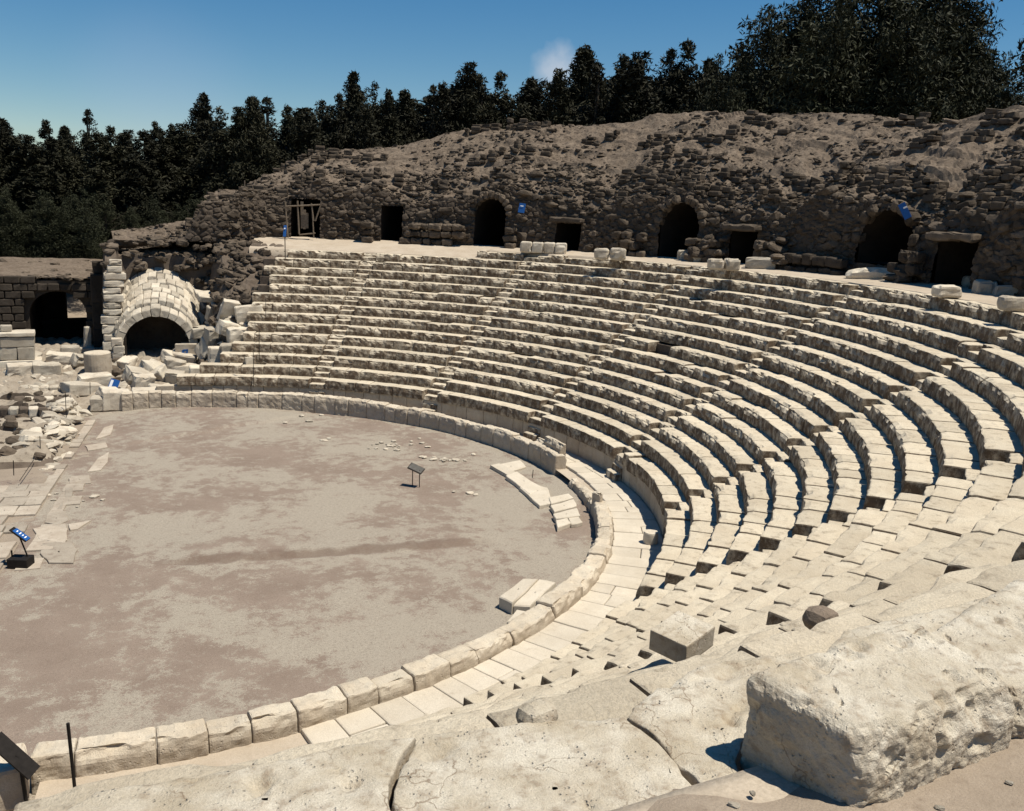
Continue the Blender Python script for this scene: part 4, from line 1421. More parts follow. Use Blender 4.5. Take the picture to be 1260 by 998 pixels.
# long stone courses in the pit behind the stage front
for (px0, px1, py, z, sz) in ((22, 95, 468, .45, (.5, .3)), (25, 85, 486, .25, (.5, .32)), (18, 78, 500, .2, (.5, .3)), (0, 60, 516, .25, (.55, .4))):
    t = thing('stone_course', {468: 'thin pale stone course highest of those beside the big flat slab', 486: 'dark edged stone course beside the dark pit', 500: 'low worn stone course in front of the black pit', 516: 'rough rounded stone course nearest the stage paving'}[py], 'stone course', tuple(at(px0, py, z)))
    p0, p1 = at(px0, py, z), at(px1, py, z)
    n = 5
    for i in range(n):
        c = p0 + (p1 - p0) * (i + 0.5) / n
        V, F = round_box((np.linalg.norm(p1 - p0) / n * 0.97, sz[0], sz[1]), (3, 2, 2), 0.06, 0.05, 3, br.randrange(99), .08)
        link('course_block', mesh_data('course_block', V, F, M_BLOCK if py < 490 or i % 2 else M_EARTH), t, tuple(c - p0 + np.array([0, 0, 0.12])), (0, 0, br.uniform(-.08, .08)))
# loose stones on the orchestra floor
fl = bpy.data.objects['orchestra_floor']
for (px, py, n, spread) in ((483, 550, 14, 12), (500, 548, 8, 26), (545, 565, 14, 22), (400, 542, 4, 6), (330, 508, 10, 30), (580, 608, 3, 12), (400, 510, 8, 30), (60, 610, 3, 10), (120, 620, 6, 40)):
    for i in range(n):
        p = at(px + wr.gauss(0, spread), py + wr.gauss(0, spread * 0.16), 0.0)
        sz = wr.uniform(0.08, 0.26)
        link('rock', ROCKS_L[wr.randrange(10)], fl, (p[0], p[1], 0.03), (0, 0, wr.uniform(0, 6)), (sz, sz * wr.uniform(.6, 1.4), sz * .4))

# ------------------------------------------------------------------ blocks standing on the upper walkway
WB = 'loose blocks on the upper walkway'
wk = [(640, 697, 311, (4,), 'long bench of four joined blocks before the small square doorway'),
      (731, 749, 318, (1,), 'left block of the pair right of the long bench'),
      (750, 770, 319, (1,), 'right block of the pair right of the long bench'),
      (833, 847, 321, (1,), 'small rounded block before the tall dark arch'),
      (847, 868, 323, (1,), 'squat block next to the small rounded one before the arch'),
      (868, 890, 323, (1,), 'low block behind the pair near the dark square doorway'),
      (870, 890, 331, (1,), 'left block of the front pair near the dark square doorway'),
      (891, 909, 332, (1,), 'cube shaped block of the front pair near the dark square doorway'),
      (916, 954, 331, (1,), 'single long block with a socket in its end, right of the doorway'),
      (1115, 1137, 346, (1,), 'dark stained block behind the lying column stone'),
      (1148, 1180, 365, (1,), 'rounded block alone at the walkway edge'),
      (1172, 1214, 335, (1,), 'long block lying before the low dark doorway at right'),
      (1183, 1198, 353, (1,), 'brown block beside the pale weathered one at right'),
      (1198, 1222, 363, (1,), 'pale weathered block at the far right of the walkway'),
      (1223, 1262, 366, (1,), 'lying wavy topped block at the right picture edge'),
      (1229, 1262, 381, (1,), 'rough block at the right edge by the top seat row')]
for i, (x0, x1, py, nn, lab) in enumerate(wk):
    pm = at((x0 + x1) / 2, py, 7.27)
    dist = np.dot(pm - CAM_O, CAM_F)
    w = (x1 - x0) * dist / CAM_f
    hgt = {640: 13, 731: 13, 750: 14, 833: 14, 847: 14, 868: 11, 870: 13, 891: 14, 916: 15, 1115: 15, 1148: 15, 1172: 13, 1183: 14, 1198: 19, 1223: 16, 1229: 17}[x0] * dist / CAM_f
    yaw = math.atan2(pm[1], pm[0]) + math.pi / 2
    yaw = yaw * 0.6 + (-0.39) * 0.4 if yaw < 2.5 else yaw
    if nn == (4,):
        t = thing('stone_bench', lab, 'stone bench', tuple(pm), -0.5)
        for j in range(4):
            V, F = round_box((w / 4 - 0.03, 0.6, hgt), (3, 3, 3), 0.07, 0.04, 3, 500 + j, 0.06)
            link('bench_block', mesh_data('bench_block', V, F, M_BLOCK), t, ((j - 1.5) * w / 4, 0, -0.02))
    else:
        ashlar('loose_block', lab, 'stone block', 0, 0, 7.24, (w * 0.96, 0.6, hgt), -0.5 + br.uniform(-.2, .2), M_BLOCK if i not in (9,) else M_BASALT, WB, rad=0.1, rough=0.06, n=(4, 3, 3), chip=0.08, seed=520 + i, pos=pm)
pm = at(1077, 345, 7.27)
V, F = round_box((2.2, 0.6, 0.55), (8, 4, 4), 0.2, 0.08, 1.6, 77, 0.1)
V[:, 2] *= 0.85 + 0.2 * np.cos(V[:, 0] * 2.2)
o = link('lying_stone', mesh_data('lying_stone', V, F, M_BLOCK), None, (pm[0], pm[1], 7.24), (0, 0, -0.75))
tag(o, 'long saddle shaped stone lying on the walkway below the wide low arch', 'stone block')
# dressed masonry beside the doorways: parts of the arcade wall
def wall_blocks(az0, az1, z0, z1, dr, mat, hh=0.4, lmin=0.45, lmax=0.8):
    z = z0
    while z < z1 - 0.1:
        a = az0
        while a < az1:
            d = math.degrees(br.uniform(lmin, lmax) / 27.3)
            if not in_any_open((a + d / 2), z, -0.02) and br.random() < 0.9:
                hb = hh * br.uniform(0.82, 1.0)
                V, F = round_box((0.5, math.radians(d) * 27.3 - 0.03, hb - 0.02), (2, 3, 2), 0.09, 0.08, 2.5, br.randrange(999), 0.12)
                am = R_(a + d / 2)
                rr_ = 27.35 - dr + br.uniform(-.08, .08)
                link('wall_block', mesh_data('wall_block', V, F, mat), wall, (rr_ * math.cos(am), rr_ * math.sin(am), z), (0, 0, am))
            a += d
        z += hh
wall_blocks(27.0, 30.5, 7.2, 8.6, 0.35, M_BASALT, 0.46, .4, .6)
wall_blocks(2.6, 9.5, 7.1, 8.2, 0.45, M_DARKWALL, 0.5, .5, 1.0)
wall_blocks(11.0, 13.4, 7.2, 8.6, 0.3, M_BASALT, 0.45)
wall_blocks(17.9, 21.0, 7.2, 8.2, 0.3, M_BASALT, 0.42)
wall_blocks(50.2, 57.3, 7.25, 8.6, 0.25, M_BASALT, 0.42)
wall_blocks(43.6, 45.2, 7.25, 8.4, 0.35, M_BASALT, 0.42)
wall_blocks(61.6, 62.6, 7.25, 8.2, 0.35, M_BASALT, 0.4)
wall_blocks(-6.0, -2.5, 7.2, 8.6, 0.4, M_DARKWALL, 0.45)
# lintels and arch stones
for (a, hw, z0, z1, kd) in OPEN[:8]:
    ca = R_(a)
    if a in (59.6, 70.1): continue
    if kd == 'rect':
        V, F = round_box((0.6, 2 * hw + 0.45, 0.30), (2, 6, 2), 0.08, 0.09, 2, br.randrange(99), .1)
        link('lintel', mesh_data('lintel', V, F, M_BASALT), wall, (27.3 * math.cos(ca), 27.3 * math.sin(ca), z1 + 0.01), (0, 0, ca))
    else:
        rad_ = min(hw, (z1 - z0) * 0.85); zs = z1 - rad_
        n = 11
        for i in range(n):
            th = math.pi * (i + 0.5) / n
            if br.random() < (0.5 if a < 5 else 0.22): continue
            s_ = (hw + 0.2) * math.cos(th); zz = zs + (rad_ + 0.2) * math.sin(th)
            V, F = round_box((0.5, (hw + .2) * math.pi / n * 0.95, 0.42), (2, 2, 2), 0.10, 0.09, 2.5, br.randrange(99), .12)
            V[:, 2] -= 0.21
            o = link('arch_stone', mesh_data('arch_stone', V, F, M_BASALT), wall, (27.66 * math.cos(ca) - s_ * math.sin(ca), 27.66 * math.sin(ca) + s_ * math.cos(ca), zz))
            o.rotation_euler = (Matrix.Rotation(ca, 3, 'Z') @ Matrix.Rotation(th - math.pi / 2, 3, 'X')).to_euler()


# ------------------------------------------------------------------ foreground
KG = 'worn kerb slabs in the foreground'
def kerb(label, pts, z, thick, seed, mat=M_NEAR, group=KG):
    poly = np.array(px_poly(pts, z))
    area = 0.5 * np.sum(poly[:, 0] * np.roll(poly[:, 1], -1) - np.roll(poly[:, 0], -1) * poly[:, 1])
    if area < 0: poly = poly[::-1]
    c = poly.mean(0)
    pp = []
    for i in range(len(poly)):
        a, b = poly[i], poly[(i + 1) % len(poly)]
        m_ = max(1, int(np.linalg.norm(b - a) / 0.05))
        for j in range(m_): pp.append(a + (b - a) * j / m_)
    pp = np.array(pp)
    n = len(pp)
    d = pp - c
    rings = [(1.0, -thick), (1.02, -thick * 0.45), (1.006, -0.016), (0.998, -0.003), (0.985, 0.0)] + [(k, 0.0) for k in np.linspace(0.93, 0.02, 24)]
    V = []
    for k, dz in rings: V.append(np.c_[c + d * k, np.full(n, z + dz)])
    V = np.concatenate(V)
    rim = np.repeat([1 if k > 0.9 else 0 for k, _ in rings], n)
    out = np.r_[d / np.linalg.norm(d, axis=1, keepdims=True)]
    out = np.tile(out, (len(rings), 1))
    e = fbm(V * 9 + seed, seed, 4)
    V[:, :2] += out * (rim * 0.05 * e)[:, None]
    pit = np.clip(fbm(V * 5.5 + seed * 2, seed + 8, 3) - 0.32, 0, 1)
    V[:, 2] += 0.007 * fbm(V * 2.5 + seed, seed + 2, 2) - 0.022 * np.abs(fbm(V * 4.5 + seed, seed + 5, 4)) + 0.006 * fbm(V * 16 + seed, seed + 6, 2) - 0.11 * pit - rim * 0.025 * np.clip(e, 0, 1)
    F = []
    for L in range(len(rings) - 1):
        for i in range(n):
            j = (i + 1) % n
            F.append((L * n + i, L * n + j, (L + 1) * n + j, (L + 1) * n + i))
    o0 = np.array([c[0], c[1], z - thick])
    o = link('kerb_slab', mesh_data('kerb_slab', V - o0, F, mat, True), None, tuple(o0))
    tag(o, label, 'stone slab', group)
    return o


azt = np.radians(np.arange(-96, -64, 0.25)); rt_ = np.linspace(25.95, 27.9, 60)
A_, R2_ = np.meshgrid(azt, rt_)
R2_ = R2_ + 0.16 * vnoise(np.stack([A_ * 60, 0 * A_, 0 * A_], -1).reshape(-1, 3), 91).reshape(A_.shape) * (27.9 - R2_) / 2 + 0.05 * vnoise(np.stack([A_ * 260, 0 * A_, 0 * A_], -1).reshape(-1, 3), 92).reshape(A_.shape)
Pt = np.stack([R2_ * np.cos(A_), R2_ * np.sin(A_), walk_z(R2_, np.degrees(A_)) + 0.03], -1).reshape(-1, 3)
Pt[:, 2] += 0.02 * fbm(Pt * 1.3, 31, 3) + 0.012 * fbm(Pt * 6, 32, 3) - 0.12 * (np.repeat(np.arange(60), len(azt)) == 0) - 0.03 * (1 - smoothstep(np.repeat(np.arange(60), len(azt)), 0, 7))
structure(link('track', mesh_data('track', Pt, grid_faces(len(rt_), len(azt)), M_TRACK, True)))
track = bpy.data.objects['track']
for it in range(120):
    a = R_(wr.uniform(-89, -76)); r_0 = wr.uniform(25.9, 27.2)
    sz = wr.uniform(0.012, 0.05)
    link('pebble', ROCKS_L[wr.randrange(10)], track, (r_0 * math.cos(a), r_0 * math.sin(a), float(walk_z(np.array([r_0]), np.array([math.degrees(a)]))[0]) + 0.035), (0, 0, wr.uniform(0, 6)), (sz, sz * wr.uniform(.7, 1.4), sz * .7))
kerb('broad pitted slab in the bottom middle foreground with a round hollow', [(486, 958), (520, 905), (640, 888), (768, 882), (800, 905), (835, 940), (858, 968), (850, 1000), (800, 1040), (700, 1075), (600, 1085), (505, 1060), (484, 985)], 7.27, 0.4, 3)
kerb('bright white weathered slab in the bottom left foreground', [(60, 1010), (120, 972), (240, 950), (330, 938), (420, 915), (508, 905), (480, 950), (476, 985), (500, 1070), (300, 1100), (90, 1080)], 7.27, 0.4, 4)
kerb('slab between the deep crack and the big block in the foreground', [(778, 880), (800, 850), (870, 815), (985, 800), (1000, 830), (915, 905), (900, 950), (930, 1000), (880, 1010), (862, 968), (832, 930)], 7.26, 0.4, 5)
kerb('grey worn slab behind the big foreground block', [(1000, 820), (1040, 775), (1150, 750), (1300, 710), (1380, 740), (1200, 800), (1090, 830)], 7.25, 0.4, 6)


def boulder(name, label, corners, z0, z1, seed, n=(130, 60, 56), rad=0.065, mat=M_NEAR):
    """worn block: plan corners (front left, front right, back right, back left), top inset a little at the left end"""
    fl_, fr_, br__, bl_ = [np.array(c, float) for c in corners]
    V, F = lattice(ax(n[0], 0.05), ax(n[1], 0.1), ax(n[2], 0.12))
    h = np.array([1, 1, 1.0])
    P = V.copy()
    u = (P[:, 0] + 1) / 2; v = (P[:, 1] + 1) / 2; w = (P[:, 2] + 1) / 2
    base = (fl_[None] * ((1 - u) * (1 - v))[:, None] + fr_[None] * (u * (1 - v))[:, None] + br__[None] * (u * v)[:, None] + bl_[None] * ((1 - u) * v)[:, None])
    Q = np.c_[base, z0 + (z1 + 0.07 * v * (0.4 + 0.6 * u) - z0) * w]
    c = Q.mean(0)
    ln = np.linalg.norm(fr_ - fl_); wd = np.linalg.norm(bl_ - fl_)
    ht = z1 - z0
    # round the arrises
    loc = np.stack([(u - .5) * ln, (v - .5) * wd, (w - .5) * ht], 1)
    hh = np.array([ln / 2, wd / 2, ht / 2])
    inn = np.clip(loc, -(hh - rad), hh - rad)
    dd = loc - inn
    L = np.linalg.norm(dd, axis=1, keepdims=True)
    nl = dd / np.maximum(L, 1e-9)
    loc2 = inn + nl * rad
    # upper front arris broken back, left end leaning
    ex, ey = (fr_ - fl_) / ln, (bl_ - fl_) / wd
    dl = loc2 - loc
    Q = Q + np.c_[dl[:, 0:1] * ex + dl[:, 1:2] * ey, dl[:, 2]]
    n3 = np.c_[nl[:, 0:1] * ex + nl[:, 1:2] * ey, nl[:, 2]]
    f1, f2, cid = worley(Q * 9 + seed, seed + 3)
    pit = np.clip(0.5 - f1, 0, 1) * (fbm(Q * 3.2 + seed, seed + 4, 2) > 0.0)
    h1, h2, hc = worley(Q * np.array([7, 7, 9]) + seed, seed + 21)
    rough = 0.014 * fbm(Q * 2.2 + seed, seed, 2) + (0.008 + 0.014 * (np.abs(n3[:, 2]) < 0.7)) * (hc - 0.5) * smoothstep(h2 - h1, 0.0, 0.3) + (0.004 + 0.007 * (np.abs(n3[:, 2]) < 0.7)) * fbm(Q * 30 + seed, seed + 1, 3) - 0.075 * pit
    Q = Q + n3 * rough[:, None]
    # break off the upper front edge
    cut = np.clip((1 - v) * (w - 0.66) * 0.22 * (0.75 + 0.6 * vnoise(Q * 4, seed + 6)), 0, 1)
    Q[:, :2] += ey[None] * cut[:, None]
    o0 = np.array([c[0], c[1], z0])
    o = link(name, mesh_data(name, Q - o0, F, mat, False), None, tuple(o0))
    tag(o, label, 'stone block')
    return o


boulder('foreground_block', 'big rough stone block with a shaded end at the bottom right foreground',
        [(2.47, -26.26), (3.46, -26.13), (3.34, -25.60), (2.30, -25.72)], 7.15, 7.64, 11)
boulder('foreground_block', 'rough stone block cut off by the right picture edge behind the big one',
        [(3.475, -26.12), (4.7, -25.90), (4.55, -25.2), (3.35, -25.58)], 7.15, 7.55, 23)
# sharp-cut block and small stones on the near slope
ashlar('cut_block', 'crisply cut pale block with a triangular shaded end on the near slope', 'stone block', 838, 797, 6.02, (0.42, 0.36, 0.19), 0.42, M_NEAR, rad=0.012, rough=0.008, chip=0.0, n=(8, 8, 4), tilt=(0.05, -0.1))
ashlar('small_stone', 'dark rounded stone sitting on the slope above the big foreground block', 'stone', 1010, 775, 6.78, (0.22, 0.20, 0.16), 0.3, M_ROCKD, rad=0.07, rough=0.05)
ashlar('small_stone', 'pale knobbly stone on the slope beyond the round hollow', 'stone', 660, 893, 7.2, (0.16, 0.13, 0.10), 0.3, M_NEAR, rad=0.045, rough=0.03, n=(4, 4, 4))
ashlar('small_stone', 'pale loose stone on the path at the bottom right corner', 'stone', 1240, 975, 7.2, (0.16, 0.10, 0.08), 0.5, M_NEAR, rad=0.035, rough=0.03, n=(4, 4, 4))
ashlar('small_stone', 'dark pebble on the path beside the shadow of the big block', 'stone', 875, 968, 7.25, (0.05, 0.035, 0.02), 0.2, M_BASALT, rad=0.009, rough=0.004)


# ------------------------------------------------------------------ signs, stakes and the timber frame
def bar(name, a, b, rad, mat, parent=None, origin=None, n=8):
    a = np.array(a, float); b = np.array(b, float)
    d = b - a; L = np.linalg.norm(d); d /= L
    ref = np.array([0, 0, 1.0]) if abs(d[2]) < 0.9 else np.array([1.0, 0, 0])
    e1 = np.cross(d, ref); e1 /= np.linalg.norm(e1); e2 = np.cross(d, e1)
    V = []
    for q in (a, b):
        for i in range(n):
            th = 2 * math.pi * i / n
            V.append(q + rad * (math.cos(th) * e1 + math.sin(th) * e2))
    V = np.array(V)
    og = a if origin is None else np.array(origin)
    bm_f = [(i, (i + 1) % n, n + (i + 1) % n, n + i) for i in range(n)]
    me = bpy.data.meshes.new(name)
    me.from_pydata([tuple(v - og) for v in V], [], bm_f + [tuple(range(n))[::-1], tuple(range(n, 2 * n))])
    me.materials.append(mat)
    return link(name, me, parent, (0, 0, 0) if parent is not None else tuple(og))


def plate(name, c, ex, ey, w, h, th, mat, parent, origin):
    ex = np.array(ex, float); ex /= np.linalg.norm(ex)
    ey = np.array(ey, float); ey -= ex * (ey @ ex); ey /= np.linalg.norm(ey)
    ez = np.cross(ex, ey)
    V, F = lattice([-1, 1], [-1, 1], [-1, 1])
    P = V[:, 0:1] * ex * w / 2 + V[:, 1:2] * ey * h / 2 + V[:, 2:3] * ez * th / 2 + np.array(c) - np.array(origin)
    return link(name, mesh_data(name, P, F, mat), parent)


def up_of(*v): return np.array(v, float)


# lectern sign in the orchestra
p = at(512, 598.5, 0.0)
t = thing('sign', 'dark slanted lectern sign on two thin posts in the orchestra', 'sign', tuple(p), 0)
l_, r_p = at(507.5, 597.5, 0.0), at(516, 599.5, 0.0)
H = 0.62
for q in (l_, r_p): bar('post', q, q + up_of(0, 0, H), 0.016, M_IRON, t, p)
mid = (l_ + r_p) / 2 + up_of(0, 0, H + 0.02)
ex = (r_p - l_)
plate('panel', mid, (0.72, -0.62, -0.30), (0.45, 0.62, 0.42), 0.54, 0.30, 0.03, M_IRON, t, p)
plate('panel_face', mid + up_of(0.004, -0.004, 0.021), (0.72, -0.62, -0.30), (0.45, 0.62, 0.42), 0.49, 0.25, 0.006, simple('grey_print', (0.09, 0.085, 0.075), 0.6), t, p)
# sign with concrete base at the stage line
p = at(26, 697, 0.0)
t = thing('sign', 'blue slanted sign on a dark box base at the stage line', 'sign', tuple(p), 0)
V, F = round_box((0.52, 0.4, 0.26), (2, 2, 2), 0.02, 0.004, 2, 3)
link('base', mesh_data('base', V, F, M_IRON), t, (0, 0, 0), (0, 0, -0.38))
bar('post', p + up_of(.18, 0, .2), p + up_of(0.02, 0.02, .78), 0.02, M_IRON, t, p)
bar('post', p + up_of(-.2, 0.1, .2), p + up_of(-.2, 0.1, .42), 0.02, M_IRON, t, p)
pex, pey = np.array((0.74, -0.30, -0.62)), np.array((0.25, 0.9, 0.1))
plate('panel', p + up_of(0.02, 0.02, .86), pex, pey, 0.50, 0.22, 0.03, M_IRON, t, p)
pez = np.cross(pex / np.linalg.norm(pex), pey / np.linalg.norm(pey))
plate('panel_face', p + up_of(0.05, 0.02, .84) + pez * 0.022, pex, pey, 0.42, 0.205, 0.01, M_BLUE, t, p)
for i, off in enumerate((-.13, -.04, .04, .12)):
    plate('text_mark', p + up_of(0.05, 0.02, .84) + pez * 0.03 + pex / np.linalg.norm(pex) * off, pex, pey, 0.03, 0.07 + 0.03 * (i % 2), 0.004, M_WHITE, t, p)
# lectern sign at the bottom left corner and its neighbour post
p = at_y(36, 1010, -14.3)
t = thing('sign', 'dark slanted lectern sign cut off by the left picture edge at the bottom', 'sign', tuple(p), 0)
pt_ = at_y(24, 934, -14.3)
bar('post', p, pt_, 0.03, M_IRON, t, p)
cpan = at_y(18, 930, -14.3)
plate('panel', cpan, at_y(46, 947, -14.35) - at_y(0, 906, -14.2), (0.5, 0.75, 0.25), 0.80, 0.26, 0.035, M_IRON, t, p)
bar('arm', pt_, cpan, 0.025, M_IRON, t, p)
o = bar('iron_post', at_y(93.5, 984, -14.6), at_y(83.5, 890, -14.6), 0.026, M_IRON)
tag(o, 'plain leaning iron post before the near parapet', 'post')
# block by the corner sign
ashlar('corner_block', 'rough block at the left picture edge behind the corner sign', 'stone block', 0, 0, 0.1, (0.7, 0.8, 0.75), 0.1, M_PARA, pos=at(6, 985, 0.1), rad=0.07, rough=0.04)


def small_sign(label, foot, w, h, lean, mat=M_BLUE, post=0.0, rz=0.0, tone=None):
    t = thing('sign', label, 'sign', tuple(foot), 0, None)
    ex = (math.cos(rz), math.sin(rz), lean)
    ey = (0.1 * math.sin(rz), 0.35, 0.9)
    c = np.array(foot) + up_of(0, 0, post + h * 0.5)
    if post > 0: bar('post', foot, np.array(foot) + up_of(0, 0.02, post + h * 0.3), 0.02, M_IRON, t, foot)
    plate('panel', c, ex, ey, w, h, 0.02, mat, t, foot)
    ez = np.cross(np.array(ex) / np.linalg.norm(ex), np.array(ey) / np.linalg.norm(ey))
    if ez[1] > 0: ez = -ez
    if tone is not None:
        plate('panel_mark', c + ez * 0.016 - np.array(ex) * w * 0.27, ex, ey, w * 0.28, h * 0.8, 0.004, tone, t, foot)
    else:
        plate('panel_mark', c + ez * 0.016 + np.array([0, 0, h * 0.2]), ex, ey, w * 0.5, h * 0.1, 0.004, M_WHITE, t, foot)
    return t


small_sign('small blue and white plate leaning in the rubble by the column drum', at_slope(140, 484), 0.42, 0.62, -0.3, M_BLUE, 0.05, -0.3, M_WHITE)
small_sign('blue plate fixed on the rubble wall right of the middle arch', at_r(642, 262, 26.95), 0.36, 0.52, -0.1, M_BLUE, 0.0, -0.7)
small_sign('blue slanted plate at the mouth of the wide low arch', at_r(1112, 270, 26.6), 0.26, 0.62, 0.6, M_BLUE, 0.0, -0.9)
small_sign('narrow blue plate on a thin post at the left end of the top rows', at(351, 318, 6.9), 0.13, 0.52, 0, M_BLUE, 0.95, -0.4)
# slab with a blue painted mark before the vault
p = at_y(229, 434, 21.0)
t = thing('painted_slab', 'grey slab with a blue painted mark at the right of the vault mouth', 'stone slab', (p[0], p[1], p[2] - 0.25), -0.15)
V, F = round_box((1.05, 0.3, 0.72), (3, 2, 3), 0.03, 0.015, 3, 8, .04)
link('slab', mesh_data('slab', V, F, M_PARA), t)
for (x, z, w, h_, an) in ((-0.16, 0.24, 0.12, 0.34, 0.35), (-0.02, 0.40, 0.26, 0.09, -0.1), (0.07, 0.33, 0.08, 0.2, 0.1), (-0.04, 0.24, 0.16, 0.07, 0.1)):
    V, F = lattice([-1, 1], [-1, 1], [-1, 1])
    P = V * np.array([w / 2, 0.006, h_ / 2])
    o = link('paint_mark', mesh_data('paint_mark', P, F, M_BLUE), t, (x, -0.158, z), (0, an, 0))
# iron stakes
for (px, py0, py1, z, lab) in ((82, 520, 482, 0.15, 'thin iron stake among the stage stones, farthest of the three'), (50, 561, 536, 0.2, 'thin iron stake beside the stage rubble, middle of the three'),
                               (17, 585, 566, 0.3, 'bent iron stake at the left edge of the stage rubble'), (111, 485, 470, 0.8, 'short iron stake standing in the big flat slab'),
                               (327, 392, 368, 3.6, 'thin iron rod on the seventh row end'), (319, 443, 405, 2.1, 'tall thin iron rod beside the brown weathered block'), (312, 476, 430, 1.1, 'iron rod standing in front of the brown weathered block'), (655, 588, 578, 0.2, 'tiny iron pin standing in the slab strip')):
    p0 = at(px, py0, z)
    L = (py0 - py1) * np.dot(p0 - CAM_O, CAM_F) / CAM_f
    o = bar('iron_stake', p0, p0 + np.array([0.02, 0, L]), 0.014, M_IRON)
    tag(o, lab, 'stake')
o = bar('rope', at(44, 562, 0.35), at(24, 592, 0.25), 0.012, M_ROPE)
tag(o, 'thin dark line running down the stage rubble from a stake', 'rope')

# timber frame in the niche above the left end of the rows
og = at_r(376, 292, 26.9)
t = thing('timber_frame', 'weathered timber frame before a dark niche at the left end of the walkway', 'wooden frame', tuple(og))
def fp(px, py, R=26.9): return at_r(px, py, R)
for a_, b_, rad in (((354, 291), (351, 249), 0.05), ((368, 288), (366, 247), 0.05), ((352, 254), (394, 252), 0.045), ((386, 292), (384, 252), 0.04), ((388, 272), (396, 248), 0.045), ((386, 272), (383, 250), 0.04), ((368, 289), (388, 287), 0.04)):
    bar('beam', fp(*a_), fp(*b_), rad, M_WOOD, t, og)
for i, (x, y0, y1) in enumerate(((371, 281, 248), (374, 282, 258), (377, 281, 262))):
    c = (fp(x, y0) + fp(x, y1)) / 2
    plate('board', c + np.array([0.05, .1, 0]), (0.9, -0.3, 0), (0, 0, 1), 0.16, np.linalg.norm(fp(x, y0) - fp(x, y1)), 0.03, M_WOOD, t, og)
for (px, y0, y1, lab) in ((301, 238, 222, 'bare thin pole rising from the rubble left of the timber frame'),):
    o = bar('pole', at_r(px, y0, 29), at_r(px, y1, 29), 0.035, M_WOOD)
    tag(o, lab, 'pole')

# ------------------------------------------------------------------ trees
def tree_meshes(seed, H, rad, col, nclump, nleaf, leaf, base=0.06, lean=0.0, mat=M_LEAF):
    rg = np.random.default_rng(seed)
    # crown: rising leaders, each a dense spindle of leaf clumps
    nl_ = 1 if col > 0.8 else (3 if col > 0.4 else 6)
    cen = []; crad = []
    for L in range(nl_):
        off = rg.normal(size=2) * rad * (0.0 if L == 0 else (0.42 if nl_ == 3 else 0.5))
        hL = H * (1.0 if L == 0 else rg.uniform(0.72, 0.96))
        rl = rad * (0.7 if nl_ > 1 else 1.0) * rg.uniform(0.85, 1.1)
        m_ = nclump // nl_
        t_ = base + (0.985 - base) * rg.random(m_) ** 0.72
        prof = np.clip(np.minimum(t_ / 0.2, 1.0) ** 0.5 * (1 - t_) ** (0.72 if nl_ < 6 else 0.58) * 1.25 * (1 + 0.12 * np.sin(t_ * 17 + rg.uniform(0, 6))), 0.06, 1.1)
        th = rg.uniform(0, 2 * np.pi, m_)
        rr = rl * prof * np.sqrt(rg.uniform(0.05, 1.0, m_)) * 0.85
        c = np.stack([off[0] * np.minimum(1, 0.4 + t_) + rr * np.cos(th), off[1] * np.minimum(1, 0.4 + t_) + rr * np.sin(th), hL * t_], 1)
        cen.append(c); crad.append(np.clip(rl * rg.uniform(0.22, 0.40, m_) * (0.25 + 0.85 * prof), 0.22, 1.5))
    cen = np.concatenate(cen); crad = np.concatenate(crad)
    per = np.maximum(8, (nleaf * crad ** 1.3 / np.sum(crad ** 1.3))).astype(int)
    idx = np.repeat(np.arange(len(cen)), per)
    g = rg.normal(size=(len(idx), 3)) * np.array([1, 1, 1.25])
    g = g / np.maximum(1.0, np.linalg.norm(g, axis=1, keepdims=True) / 1.5)
    P = cen[idx] + g * crad[idx][:, None] * 0.62
    n = len(P)
    # hanging leaf sprays: quads with random turn
    a = rg.normal(size=(n, 3)); a[:, 2] -= 0.7; a /= np.linalg.norm(a, axis=1, keepdims=True)
    b = np.cross(a, rg.normal(size=(n, 3))); b /= np.maximum(np.linalg.norm(b, axis=1, keepdims=True), 1e-6)
    ll = leaf * rg.uniform(0.7, 1.7, n)[:, None]; ww = leaf * rg.uniform(0.22, 0.42, n)[:, None]
    V = np.stack([P - a * ll * 0.5, P + b * ww * 0.5, P + a * ll * 0.5, P - b * ww * 0.5], 1).reshape(-1, 3)
    F = np.arange(4 * n).reshape(-1, 4)
    crown = mesh_data('crown', V, F, mat)
    # trunk and limbs
    TV, TF, o_ = [], [], 0
    def limb(p0, p1, r0, r1, k=6):
        nonlocal o_
        d = p1 - p0
        d = d / np.linalg.norm(d)
        e1 = np.cross(d, [0.3, 0.9, 0.2]); e1 /= np.linalg.norm(e1); e2 = np.cross(d, e1)
        for q, r_ in ((p0, r0), ((p0 + p1) / 2 + e1 * r0 * 0.5, (r0 + r1) / 2), (p1, r1)):
            for i in range(k):
                th = 2 * math.pi * i / k
                TV.append(q + r_ * (math.cos(th) * e1 + math.sin(th) * e2))
        for L in range(2):
            for i in range(k):
                j = (i + 1) % k
                TF.append((o_ + L * k + i, o_ + L * k + j, o_ + (L + 1) * k + j, o_ + (L + 1) * k + i))
        o_ += 3 * k
    limb(np.array([0, 0, -0.5]), np.array([0, 0, H * 0.8]), 0.02 * H + 0.05, 0.03)
    for i in rg.choice(len(cen), 14):
        z0 = max(0.5, cen[i][2] * 0.72)
        limb(np.array([0, 0, z0]), cen[i], 0.09, 0.02, 5)
    return mesh_data('trunk', np.array(TV), np.array(TF), M_BARK), crown


TREES = [tree_meshes(900 + i, 1.0 * 12, 2.3 + 0.3 * (i % 3), 0.9 if i % 3 == 1 else 0.6, 260, 19000, 0.24) for i in range(9)]
BIG = [tree_meshes(950 + i, 20.0, 5.0, 0.2, 380, 34000, 0.31, 0.05, mat=M_LEAF2) for i in range(4)]
tr = random.Random(5)


